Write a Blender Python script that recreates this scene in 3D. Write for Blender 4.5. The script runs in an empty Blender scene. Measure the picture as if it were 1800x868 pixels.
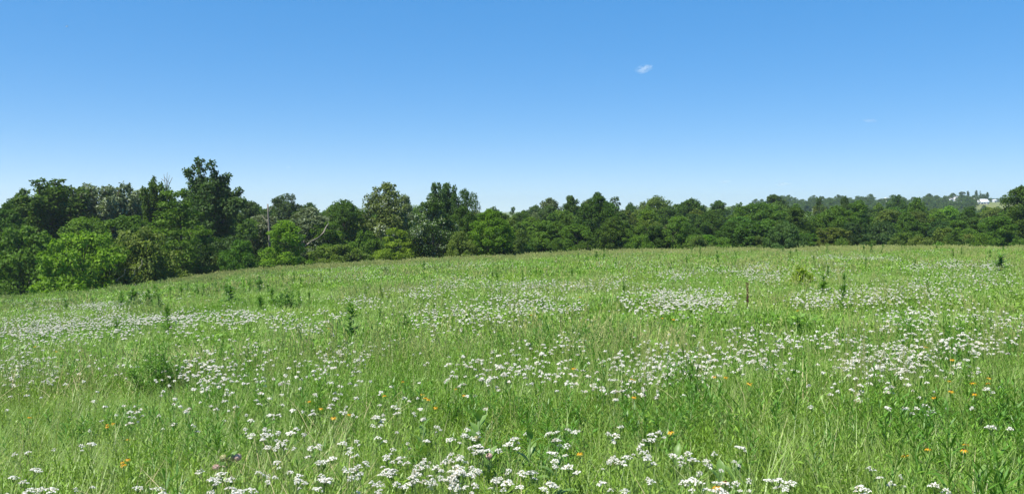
import bpy, math, random
import numpy as np

# ------------------------------------------------------------------ camera, world, sun, exposure
EYE = 2.0            # eye height above the ground under the camera
FPX, CX, HY = 1500.0, 900.0, 372.0     # focal length, centre column and horizon row in photo pixels (1800 wide)
scene = bpy.context.scene
C = scene.collection

cam = bpy.data.cameras.new("camera")
cam.lens = 36.0 * FPX / 1800.0
cam.shift_y = -(434.0 - HY) / 1800.0
cam.clip_start = 0.05
cam.clip_end = 20000
cam_o = bpy.data.objects.new("camera", cam)
cam_o.location = (0, 0, EYE)
cam_o.rotation_euler = (math.radians(90), 0, 0)
C.objects.link(cam_o)
scene.camera = cam_o

SUN_EL = math.radians(60)
SUN_AZ = math.radians(-128)   # bearing of the sun from the view direction (+Y), negative = left
world = bpy.data.worlds.new("World")
scene.world = world
world.use_nodes = True
wn, wl = world.node_tree.nodes, world.node_tree.links
wn.clear()
sky = wn.new("ShaderNodeTexSky")
sky.sky_type = 'NISHITA'
sky.sun_disc = False
sky.sun_elevation = SUN_EL
sky.sun_rotation = SUN_AZ
sky.altitude = 300
sky.air_density = 0.5
sky.dust_density = 0.0
sky.ozone_density = 4.0
bg = wn.new("ShaderNodeBackground")
bg.inputs["Strength"].default_value = 0.15
wo = wn.new("ShaderNodeOutputWorld")
# the camera that took the photograph compresses the sky's range and saturates its blue
gm = wn.new("ShaderNodeGamma"); gm.inputs[1].default_value = 0.385
hs = wn.new("ShaderNodeHueSaturation"); hs.inputs["Hue"].default_value = 0.505; hs.inputs["Saturation"].default_value = 2.25; hs.inputs["Value"].default_value = 1.66
wl.new(sky.outputs[0], gm.inputs[0]); wl.new(gm.outputs[0], hs.inputs["Color"]); wl.new(hs.outputs[0], bg.inputs["Color"])
wl.new(bg.outputs[0], wo.inputs["Surface"])

sun = bpy.data.lights.new("sun", 'SUN')
sun.energy = 4.4
sun.angle = math.radians(0.53)
sun.color = (1.0, 0.955, 0.87)
sun_o = bpy.data.objects.new("sun", sun)
sd = np.array([math.sin(SUN_AZ) * math.cos(SUN_EL), math.cos(SUN_AZ) * math.cos(SUN_EL), math.sin(SUN_EL)])
from mathutils import Vector
sun_o.rotation_euler = Vector(sd).to_track_quat('Z', 'Y').to_euler()
sun_o.location = (sd * 60).tolist()
C.objects.link(sun_o)

vs = scene.view_settings
vs.view_transform = 'Standard'
vs.look = 'None'
vs.exposure = 0.98
vs.gamma = 1.0
scene.cycles.max_bounces = 6
scene.cycles.diffuse_bounces = 3
scene.cycles.glossy_bounces = 2
scene.cycles.transmission_bounces = 4
scene.cycles.transparent_max_bounces = 8
scene.cycles.volume_bounces = 1

# ------------------------------------------------------------------ helpers
RS = np.random.RandomState

def uof(px): return (px - CX) / FPX

KU = [uof(p) for p in (-60, 20, 300, 460, 700, 900, 1300, 1790, 1900)]
KB = [0.0805, 0.0775, 0.0620, 0.0498, 0.0412, 0.0343, 0.0285, 0.0263, 0.0260]
KE = [66, 70, 80, 85, 88, 90, 92, 93, 93]

def bslope(u): return np.interp(u, KU, KB)
def edge(u): return np.interp(u, KU, KE)

def vnoise(x, y, seed=0):
    """smooth value noise in 0..1"""
    xi, yi = np.floor(x).astype(np.int64), np.floor(y).astype(np.int64)
    fx, fy = x - xi, y - yi
    fx, fy = fx * fx * (3 - 2 * fx), fy * fy * (3 - 2 * fy)
    def h(a, b):
        n = (a * 374761393 + b * 668265263 + seed * 974634777) & 0xFFFFFFFF
        n = ((n ^ (n >> 13)) * 1274126177) & 0xFFFFFFFF
        return ((n ^ (n >> 16)) & 0xFFFF) / 65535.0
    return (h(xi, yi) * (1 - fx) + h(xi + 1, yi) * fx) * (1 - fy) + (h(xi, yi + 1) * (1 - fx) + h(xi + 1, yi + 1) * fx) * fy

def H(x, y):
    x = np.asarray(x, float); y = np.asarray(y, float)
    u = x / np.maximum(y, 1.0)
    b, ye = bslope(u), edge(u)
    near = -b * np.minimum(np.maximum(y, -5), ye)
    d = np.maximum(y - ye, 0)
    z = near - 7.5 * (1 - np.exp(-d / 55.0))
    r = np.interp(y, [0, 300, 620, 850, 1500, 2400, 5000], [0, 0, 17.5, 21.5, 27, 30, 32])
    k = np.interp(u, [-0.7, 0.05, 0.33, 0.5], [0.35, 0.35, 0.95, 1.0])
    z = z + r * k
    z = z + (vnoise(x / 3.1, y / 3.1, 3) - 0.5) * 0.10 * np.clip(y / 12, 0, 1) + (vnoise(x / 11, y / 11, 5) - 0.5) * 0.25 * np.clip(y / 40, 0, 1)
    return z

def ground_at(px, py, h=0.0):
    """point of the meadow whose plant of height h shows its top at this place of the photo"""
    t = (py - HY) / FPX
    y = (EYE - h) / max(t - float(bslope(uof(px))), 0.012)
    y = min(y, float(edge(uof(px))) - 1)
    x = uof(px) * y
    return x, y

class MB:
    """collects geometry for one mesh; a = a random value per leaf or blade, kept as the attribute v"""
    def __init__(s): s.V, s.Q, s.T, s.A, s.n, s.MQ, s.MT = [], [], [], [], 0, [], []
    def add(s, v, quads=None, tris=None, a=0.5, m=0):
        v = np.asarray(v, float).reshape(-1, 3); k = len(v)
        s.V.append(v); s.A.append(np.broadcast_to(np.asarray(a, float), (k,)))
        if quads is not None and len(quads):
            q = np.asarray(quads, int).reshape(-1, 4) + s.n; s.Q.append(q); s.MQ.append(np.full(len(q), m))
        if tris is not None and len(tris):
            t = np.asarray(tris, int).reshape(-1, 3) + s.n; s.T.append(t); s.MT.append(np.full(len(t), m))
        s.n += k
    def leaves(s, p, d, nrm, L, W, a, fold=0.12, m=0):
        """diamond leaves: base p, direction d, face normal nrm"""
        p = np.asarray(p, float); k = len(p)
        side = np.cross(d, nrm); side /= np.linalg.norm(side, axis=1, keepdims=True) + 1e-9
        n2 = np.cross(side, d)
        L = np.broadcast_to(np.asarray(L, float), (k,))[:, None]; W = np.broadcast_to(np.asarray(W, float), (k,))[:, None]
        mid = p + d * L * 0.45
        v = np.stack([p, mid + side * W * 0.5 + n2 * W * fold, p + d * L - n2 * L * 0.08, mid - side * W * 0.5 + n2 * W * fold], 1).reshape(-1, 3)
        q = np.arange(4 * k).reshape(k, 4)
        s.add(v, quads=q, a=np.repeat(a, 4), m=m)
    def tube(s, pts, rad, sides=5, a=0.5, m=0, cap=True):
        pts = np.asarray(pts, float); k = len(pts)
        rad = np.broadcast_to(np.asarray(rad, float), (k,))
        tg = np.gradient(pts, axis=0); tg /= np.linalg.norm(tg, axis=1, keepdims=True) + 1e-9
        ref = np.where(np.abs(tg[:, 2:3]) > 0.9, np.array([[1.0, 0, 0]]), np.array([[0, 0, 1.0]]))
        e1 = np.cross(tg, ref); e1 /= np.linalg.norm(e1, axis=1, keepdims=True) + 1e-9
        e2 = np.cross(tg, e1)
        an = np.arange(sides) * 2 * math.pi / sides
        v = pts[:, None, :] + rad[:, None, None] * (np.cos(an)[None, :, None] * e1[:, None, :] + np.sin(an)[None, :, None] * e2[:, None, :])
        i = np.arange(k - 1)[:, None] * sides; j = np.arange(sides)[None, :]; j2 = (j + 1) % sides
        q = np.stack([i + j, i + j2, i + sides + j2, i + sides + j], -1).reshape(-1, 4)
        t = None
        if cap:
            t = [[(k - 1) * sides, (k - 1) * sides + c, (k - 1) * sides + c + 1] for c in range(1, sides - 1)]
            if cap == 2: t += [[0, c + 1, c] for c in range(1, sides - 1)]
        s.add(v.reshape(-1, 3), quads=q, tris=t, a=a, m=m)
    def blades(s, base, h, w, az, lean, curve, a, seg=3, m=0):
        """grass blades that taper and bend over"""
        k = len(base); az = np.asarray(az); dirx = np.stack([np.cos(az), np.sin(az), np.zeros(k)], 1)
        side = np.stack([-np.sin(az), np.cos(az), np.zeros(k)], 1)
        rows = []
        for i in range(seg):
            t = i / seg
            c = base + np.array([0, 0, 1.0]) * (h * (t - 0.25 * curve * t * t))[:, None] + dirx * (h * (lean * t + curve * t * t))[:, None]
            ww = (w * (1 - 0.55 * t))[:, None] * 0.5
            rows += [c - side * ww, c + side * ww]
        tip = base + np.array([0, 0, 1.0]) * (h * (1 - 0.25 * curve))[:, None] + dirx * (h * (lean + curve))[:, None]
        rows.append(tip)
        v = np.stack(rows, 1); nv = 2 * seg + 1
        o = (np.arange(k) * nv)[:, None]
        q = np.concatenate([o + np.array([[2 * i, 2 * i + 1, 2 * i + 3, 2 * i + 2]]) for i in range(seg - 1)], 0)
        t = o + np.array([[2 * seg - 2, 2 * seg - 1, 2 * seg]])
        s.add(v.reshape(-1, 3), quads=q, tris=t, a=np.repeat(a, nv), m=m)
    def box(s, c, size, a=0.5, m=0, rz=0.0):
        sx, sy, sz = np.array(size) / 2
        v = np.array([[i, j, k] for k in (-sz, sz) for i, j in ((-sx, -sy), (sx, -sy), (sx, sy), (-sx, sy))])
        cr, sr = math.cos(rz), math.sin(rz)
        v = np.stack([v[:, 0] * cr - v[:, 1] * sr, v[:, 0] * sr + v[:, 1] * cr, v[:, 2]], 1) + np.array(c)
        s.add(v, quads=[[0, 3, 2, 1], [4, 5, 6, 7], [0, 1, 5, 4], [1, 2, 6, 5], [2, 3, 7, 6], [3, 0, 4, 7]], a=a, m=m)
    def mesh(s, name, mats, smooth=False):
        V = np.concatenate(s.V); me = bpy.data.meshes.new(name)
        Q = np.concatenate(s.Q) if s.Q else np.zeros((0, 4), int); T = np.concatenate(s.T) if s.T else np.zeros((0, 3), int)
        MI = np.concatenate([*s.MQ, *s.MT]) if (s.MQ or s.MT) else np.zeros(0, int)
        me.vertices.add(len(V)); me.vertices.foreach_set("co", V.ravel())
        lo = np.concatenate([Q.ravel(), T.ravel()]).astype(np.int32)
        me.loops.add(len(lo)); me.loops.foreach_set("vertex_index", lo)
        st = np.concatenate([np.arange(len(Q)) * 4, len(Q) * 4 + np.arange(len(T)) * 3]).astype(np.int32)
        me.polygons.add(len(st)); me.polygons.foreach_set("loop_start", st)
        for m in (mats if isinstance(mats, (list, tuple)) else [mats]): me.materials.append(m)
        me.polygons.foreach_set("material_index", MI.astype(np.int32))
        if smooth: me.polygons.foreach_set("use_smooth", np.ones(len(st), bool))
        at = me.attributes.new("v", 'FLOAT', 'POINT'); at.data.foreach_set("value", np.concatenate(s.A).astype(np.float32))
        me.update(calc_edges=True)
        return me

def link(o, parent=None):
    C.objects.link(o)
    if parent is not None: o.parent = parent
    return o
def obj(name, me, parent=None): return link(bpy.data.objects.new(name, me), parent)
def empty(name, loc, rz=0.0):
    o = bpy.data.objects.new(name, None); o.location = loc; o.rotation_euler = (0, 0, rz); o.empty_display_size = 0.2
    return link(o)
def tag(o, label=None, cat=None, group=None, kind=None):
    if label: o['label'] = label
    if cat: o['category'] = cat
    if group: o['group'] = group
    if kind: o['kind'] = kind
    return o
def copy_tree(o, parent=None):
    c = o.copy(); C.objects.link(c)
    if parent is not None: c.parent = parent
    for ch in o.children: copy_tree(ch, c)
    return c
_w = 'second third fourth fifth sixth seventh eighth ninth tenth eleventh twelfth thirteenth fourteenth fifteenth sixteenth seventeenth eighteenth nineteenth twentieth'.split()
ORD = ['leftmost'] + [w + ' from left' for w in _w]
def ordinals(items):
    """items: [object, phrase, px]; same phrases get their order from the left added"""
    by = {}
    for it in items: by.setdefault(it[1], []).append(it)
    for ph, L in by.items():
        L.sort(key=lambda t: t[2])
        for i, (o, _, _) in enumerate(L):
            if len(L) == 1: o['label'] = ph
            elif i == len(L) - 1: o['label'] = ph + ', rightmost'
            else: o['label'] = ph + ', ' + ORD[min(i, 19)]

# ------------------------------------------------------------------ materials
def new_mat(name):
    m = bpy.data.materials.new(name); m.use_nodes = True
    nt = m.node_tree; nt.nodes.clear()
    return m, nt, nt.nodes, nt.links
def nd(nodes, typ, **kw):
    n = nodes.new(typ)
    for k, v in kw.items(): setattr(n, k, v)
    return n
def mixc(nt, fac, a, b, mode='MIX'):
    n = nt.nodes.new("ShaderNodeMix"); n.data_type = 'RGBA'; n.blend_type = mode
    for sock, val in ((n.inputs[0], fac), (n.inputs[6], a), (n.inputs[7], b)):
        if hasattr(val, 'is_output') or isinstance(val, bpy.types.NodeSocket): nt.links.new(val, sock)
        elif isinstance(val, tuple): sock.default_value = (*val[:3], 1)
        else: sock.default_value = val
    return n.outputs[2]
def mrange(nt, val, a, b, c, d):
    n = nt.nodes.new("ShaderNodeMapRange")
    nt.links.new(val, n.inputs[0])
    for i, x in enumerate((a, b, c, d)): n.inputs[1 + i].default_value = x
    return n.outputs[0]

def leafy(name, lo=None, hi=None, pale=None, pale_at=0.9, tint=None, transl=0.32, rough=0.5, spec=0.3, use_obj=False, thin=(1.15, 1.25, 0.55)):
    """leaf or blade: per-leaf colour between lo and hi, some leaves pale; tint = colour the instance's own tint leads to"""
    m, nt, N, Lk = new_mat(name)
    at = nd(N, "ShaderNodeAttribute", attribute_name="v")
    if use_obj:
        oi = N.new("ShaderNodeObjectInfo")
        a = mixc(nt, 1.0, oi.outputs["Color"], lo, 'MULTIPLY'); b = mixc(nt, 1.0, oi.outputs["Color"], hi, 'MULTIPLY')
        col = mixc(nt, at.outputs["Fac"], a, b)
    else:
        col = mixc(nt, at.outputs["Fac"], lo, hi)
    if pale:
        f = mrange(nt, at.outputs["Fac"], pale_at, pale_at + 0.03, 0, 1)
        col = mixc(nt, f, col, pale)
    if tint:
        ti = nd(N, "ShaderNodeAttribute", attribute_name="tint", attribute_type='INSTANCER')
        col = mixc(nt, ti.outputs["Fac"], col, tint)
    p = N.new("ShaderNodeBsdfPrincipled")
    p.inputs["Roughness"].default_value = rough
    p.inputs["Specular IOR Level"].default_value = spec
    Lk.new(col, p.inputs["Base Color"])
    tr = N.new("ShaderNodeBsdfTranslucent")
    Lk.new(mixc(nt, 1.0, col, thin, 'MULTIPLY'), tr.inputs["Color"])
    mx = N.new("ShaderNodeMixShader"); mx.inputs[0].default_value = transl
    Lk.new(p.outputs[0], mx.inputs[1]); Lk.new(tr.outputs[0], mx.inputs[2])
    o = N.new("ShaderNodeOutputMaterial"); Lk.new(mx.outputs[0], o.inputs["Surface"])
    return m

def plain(name, c1, c2=None, scale=8.0, rough=0.8, bump=0.0, spec=0.3, stretch=(1, 1, 1)):
    m, nt, N, Lk = new_mat(name)
    p = N.new("ShaderNodeBsdfPrincipled"); p.inputs["Roughness"].default_value = rough; p.inputs["Specular IOR Level"].default_value = spec
    tc = N.new("ShaderNodeTexCoord"); mp = N.new("ShaderNodeMapping"); mp.inputs["Scale"].default_value = stretch
    Lk.new(tc.outputs["Object"], mp.inputs[0])
    ns = N.new("ShaderNodeTexNoise"); ns.inputs["Scale"].default_value = scale; ns.inputs["Detail"].default_value = 5
    Lk.new(mp.outputs[0], ns.inputs["Vector"])
    Lk.new(mixc(nt, ns.outputs["Fac"], c1, c2 or tuple(x * 0.7 for x in c1)), p.inputs["Base Color"])
    if bump:
        bm = N.new("ShaderNodeBump"); bm.inputs["Strength"].default_value = bump; Lk.new(ns.outputs["Fac"], bm.inputs["Height"]); Lk.new(bm.outputs[0], p.inputs["Normal"])
    o = N.new("ShaderNodeOutputMaterial"); Lk.new(p.outputs[0], o.inputs["Surface"])
    return m

M_LEAF = leafy("tree_leaf", (0.55, 0.62, 0.6), (1.55, 1.42, 1.2), use_obj=True, transl=0.40, rough=0.6, spec=0.14)
M_SILVER = leafy("silver_leaf", (0.6, 0.65, 0.6), (1.35, 1.3, 1.2), pale=(0.30, 0.35, 0.23), pale_at=0.74, use_obj=True, transl=0.25, rough=0.6, spec=0.15)
M_BARK = plain("bark", (0.12, 0.10, 0.08), (0.05, 0.042, 0.035), scale=6, rough=0.9, bump=0.5, stretch=(3, 3, 0.6))
M_DEAD = plain("dead_wood", (0.24, 0.22, 0.18), (0.13, 0.115, 0.095), scale=7, rough=0.85, bump=0.4, stretch=(3, 3, 0.6))
M_GRASS = leafy("grass_blade", (0.106, 0.218, 0.023), (0.285, 0.430, 0.078), pale=(0.36, 0.35, 0.19), pale_at=0.93, tint=(0.33, 0.40, 0.13), transl=0.28, rough=0.42, spec=0.4)
M_FORB = leafy("forb_leaf", (0.082, 0.198, 0.018), (0.222, 0.388, 0.041), tint=(0.27, 0.37, 0.05), transl=0.27, rough=0.45, spec=0.4)
M_STRAW = leafy("dry_stalk", (0.34, 0.37, 0.11), (0.47, 0.46, 0.19), tint=(0.25, 0.38, 0.08), transl=0.2, rough=0.7, spec=0.2, thin=(1, 1, 0.8))
M_STEM = leafy("green_stem", (0.07, 0.13, 0.03), (0.11, 0.19, 0.05), transl=0.15)
M_WHITE = leafy("yarrow_floret", (0.60, 0.58, 0.50), (0.82, 0.81, 0.75), pale=(0.46, 0.40, 0.27), pale_at=0.86, transl=0.30, rough=0.7, spec=0.15, thin=(1.0, 1.0, 0.94))
M_STALK = leafy("goldenrod_leaf", (0.070, 0.165, 0.028), (0.145, 0.275, 0.052), transl=0.38)
M_MILKW = leafy("milkweed_leaf", (0.11, 0.21, 0.042), (0.19, 0.30, 0.075), transl=0.32, rough=0.4)
M_PINK = leafy("milkweed_floret", (0.58, 0.38, 0.37), (0.70, 0.52, 0.48), transl=0.2, rough=0.7)
M_BUD = leafy("milkweed_bud", (0.38, 0.38, 0.17), (0.52, 0.48, 0.28), transl=0.2, rough=0.7)
M_PETAL = leafy("yellow_petal", (0.50, 0.27, 0.012), (0.72, 0.44, 0.02), transl=0.25, rough=0.5, thin=(1, 0.9, 0.5))
M_CONE = plain("flower_cone", (0.055, 0.025, 0.012), (0.03, 0.015, 0.01), scale=300, rough=0.9)
M_RUST = plain("dock_seed", (0.12, 0.045, 0.03), (0.05, 0.025, 0.02), scale=60, rough=0.9)
M_WALLW = plain("white_board", (0.80, 0.80, 0.79), (0.72, 0.73, 0.73), scale=0.6, rough=0.6)
M_ROOFW = plain("white_metal_roof", (0.84, 0.85, 0.87), (0.78, 0.79, 0.82), scale=0.5, rough=0.45, spec=0.5)
M_ROOFG = plain("grey_shingle", (0.28, 0.27, 0.26), (0.2, 0.2, 0.2), scale=1.5, rough=0.9)
M_GLASSD = plain("window_glass", (0.05, 0.06, 0.07), (0.04, 0.05, 0.06), scale=1, rough=0.1, spec=0.6)

def ground_mat():
    m, nt, N, Lk = new_mat("meadow_soil")
    g = N.new("ShaderNodeNewGeometry")
    n1 = N.new("ShaderNodeTexNoise"); n1.inputs["Scale"].default_value = 0.5; n1.inputs["Detail"].default_value = 8; Lk.new(g.outputs["Position"], n1.inputs["Vector"])
    n2 = N.new("ShaderNodeTexNoise"); n2.inputs["Scale"].default_value = 14; n2.inputs["Detail"].default_value = 6; Lk.new(g.outputs["Position"], n2.inputs["Vector"])
    near = mixc(nt, n2.outputs["Fac"], (0.055, 0.085, 0.022), (0.10, 0.095, 0.05))
    near = mixc(nt, n1.outputs["Fac"], near, (0.07, 0.12, 0.028))
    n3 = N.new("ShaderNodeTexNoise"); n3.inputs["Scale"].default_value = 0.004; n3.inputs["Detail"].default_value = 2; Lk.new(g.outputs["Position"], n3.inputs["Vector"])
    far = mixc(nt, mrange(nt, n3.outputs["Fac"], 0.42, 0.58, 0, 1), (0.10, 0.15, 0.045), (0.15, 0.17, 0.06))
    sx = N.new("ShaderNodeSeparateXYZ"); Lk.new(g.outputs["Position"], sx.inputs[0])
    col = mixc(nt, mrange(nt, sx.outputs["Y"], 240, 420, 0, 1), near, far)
    p = N.new("ShaderNodeBsdfPrincipled"); p.inputs["Roughness"].default_value = 0.95; p.inputs["Specular IOR Level"].default_value = 0.1
    Lk.new(col, p.inputs["Base Color"])
    bm = N.new("ShaderNodeBump"); bm.inputs["Strength"].default_value = 0.6; bm.inputs["Distance"].default_value = 0.05; Lk.new(n2.outputs["Fac"], bm.inputs["Height"]); Lk.new(bm.outputs[0], p.inputs["Normal"])
    o = N.new("ShaderNodeOutputMaterial"); Lk.new(p.outputs[0], o.inputs["Surface"])
    return m

# ------------------------------------------------------------------ ground: one sheet from behind the camera to the far hills
def build_ground():
    ys = np.concatenate([np.linspace(-60, -2, 20), np.linspace(0, 125, 126), 125 * (4200 / 125.0) ** np.linspace(0.02, 1, 60)])
    xp = np.concatenate([np.linspace(0, 90, 70), 90 * (3600 / 90.0) ** np.linspace(0.03, 1, 40)])
    xs = np.concatenate([-xp[:0:-1], xp])
    X, Y = np.meshgrid(xs, ys)
    Z = H(X, Y)
    nx = len(xs); ny = len(ys)
    i = np.arange(ny - 1)[:, None] * nx + np.arange(nx - 1)[None, :]
    q = np.stack([i, i + 1, i + nx + 1, i + nx], -1).reshape(-1, 4)
    mb = MB(); mb.add(np.stack([X, Y, Z], -1).reshape(-1, 3), quads=q)
    o = obj("ground", mb.mesh("ground", ground_mat(), smooth=True))
    tag(o, "gently sloping meadow ground running back to the wood and far hills", None, None, 'structure')
build_ground()

# ------------------------------------------------------------------ scatter (only for what nobody could count)
def source_collection(name, meshes):
    col = bpy.data.collections.new(name)
    for i, me in enumerate(meshes):
        o = bpy.data.objects.new(me.name, me); o.name = "%02d_%s" % (i, me.name); col.objects.link(o)
    return col

def scatter(name, col, pts, idx, rz, scl, tint, label, tilt=0.08, seed=1):
    n = len(pts); rs = RS(seed)
    me = bpy.data.meshes.new(name); me.vertices.add(n); me.vertices.foreach_set("co", np.asarray(pts, np.float32).ravel())
    def at(nm, typ, arr, key="value"):
        a = me.attributes.new(nm, typ, 'POINT'); a.data.foreach_set(key, arr)
    at("idx", 'INT', np.asarray(idx, np.int32))
    rot = np.stack([rs.normal(0, tilt, n), rs.normal(0, tilt, n), rz], 1)
    at("rot", 'FLOAT_VECTOR', rot.astype(np.float32).ravel(), "vector")
    scl = np.asarray(scl, float)
    if scl.ndim == 1: scl = np.stack([scl, scl, scl], 1)
    at("scl", 'FLOAT_VECTOR', scl.astype(np.float32).ravel(), "vector")
    at("tint", 'FLOAT', np.asarray(tint, np.float32))
    o = obj(name, me)
    ng = bpy.data.node_groups.new("scatter_" + name, 'GeometryNodeTree')
    ng.interface.new_socket("Geometry", in_out='INPUT', socket_type='NodeSocketGeometry')
    ng.interface.new_socket("Geometry", in_out='OUTPUT', socket_type='NodeSocketGeometry')
    N, Lk = ng.nodes, ng.links
    gi, go = N.new("NodeGroupInput"), N.new("NodeGroupOutput")
    ci = N.new("GeometryNodeCollectionInfo"); ci.inputs["Collection"].default_value = col
    ci.inputs["Separate Children"].default_value = True; ci.inputs["Reset Children"].default_value = True
    ip = N.new("GeometryNodeInstanceOnPoints"); ip.inputs["Pick Instance"].default_value = True
    def na(nm, typ):
        a = N.new("GeometryNodeInputNamedAttribute"); a.data_type = typ; a.inputs["Name"].default_value = nm
        return a.outputs[0]
    e2r = N.new("FunctionNodeEulerToRotation")
    Lk.new(gi.outputs[0], ip.inputs["Points"]); Lk.new(ci.outputs[0], ip.inputs["Instance"])
    Lk.new(na("idx", 'INT'), ip.inputs["Instance Index"])
    Lk.new(na("rot", 'FLOAT_VECTOR'), e2r.inputs[0]); Lk.new(e2r.outputs[0], ip.inputs["Rotation"])
    Lk.new(na("scl", 'FLOAT_VECTOR'), ip.inputs["Scale"])
    Lk.new(ip.outputs[0], go.inputs[0])
    md = o.modifiers.new("scatter", 'NODES'); md.node_group = ng
    tag(o, label, None, None, 'stuff')
    return o

# ------------------------------------------------------------------ tree shapes (design height 10 m, crown radius about 3 m)
def clump_leaves(mb, rs, c, r, n, size, flat=0.75, up=0.55, m=0):
    d = rs.normal(size=(n, 3)); d /= np.linalg.norm(d, axis=1, keepdims=True)
    rad = r * (0.35 + 0.65 * rs.rand(n) ** 0.5)
    p = c + d * rad[:, None] * np.array([1, 1, flat])
    nrm = d * 0.7 + rs.normal(size=(n, 3)) * 0.55 + np.array([0, 0, up]); nrm /= np.linalg.norm(nrm, axis=1, keepdims=True)
    t = rs.normal(size=(n, 3)) + d * 0.6 - np.array([0, 0, 0.35]); t -= nrm * np.sum(t * nrm, 1, keepdims=True); t /= np.linalg.norm(t, axis=1, keepdims=True) + 1e-9
    L = size * (0.7 + 0.6 * rs.rand(n))
    cv = np.clip(rs.rand() * 0.5 + rs.rand(n) * 0.5, 0, 1)
    mb.leaves(p, t, nrm, L, L * 0.62, cv, m=m)

def profile(kind, t, rs):
    """crown radius (design metres) at relative height t of the crown"""
    if kind in ('ragged', 'twin'): t = t / (0.72 if kind == 'ragged' else 0.80); kind = 'oak'
    if kind == 'oak': return 3.1 * (np.sin(np.pi * np.clip(t * 0.86 + 0.13, 0, 0.9999)) ** 0.7)
    if kind == 'round': return 3.2 * np.sqrt(np.clip(1 - (2 * t * 0.92 - 0.84) ** 2, 0, 1))
    if kind == 'tall': return 2.4 * np.clip(1 - t, 0, 1) ** 0.55 * np.clip(t * 5 + 0.35, 0, 1) + 0.25
    if kind == 'poplar': return 1.5 * np.sqrt(np.clip(1 - (2 * t * 0.95 - 0.9) ** 2, 0, 1)) + 0.1
    if kind == 'shrub': return 3.3 * np.clip(1 - t ** 2.2, 0, 1) ** 0.5
    if kind == 'locust': return 3.2 * np.clip(1 - t, 0, 1) ** 0.6 * np.clip(t * 4 + 0.5, 0, 1) + 0.2
    return 3.0 + 0 * t
CROWN0 = {'oak': 0.08, 'round': 0.05, 'tall': 0.06, 'poplar': 0.04, 'shrub': 0.0, 'ragged': 0.06, 'twin': 0.06, 'locust': 0.08, 'umbrella': 0.5}

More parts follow.
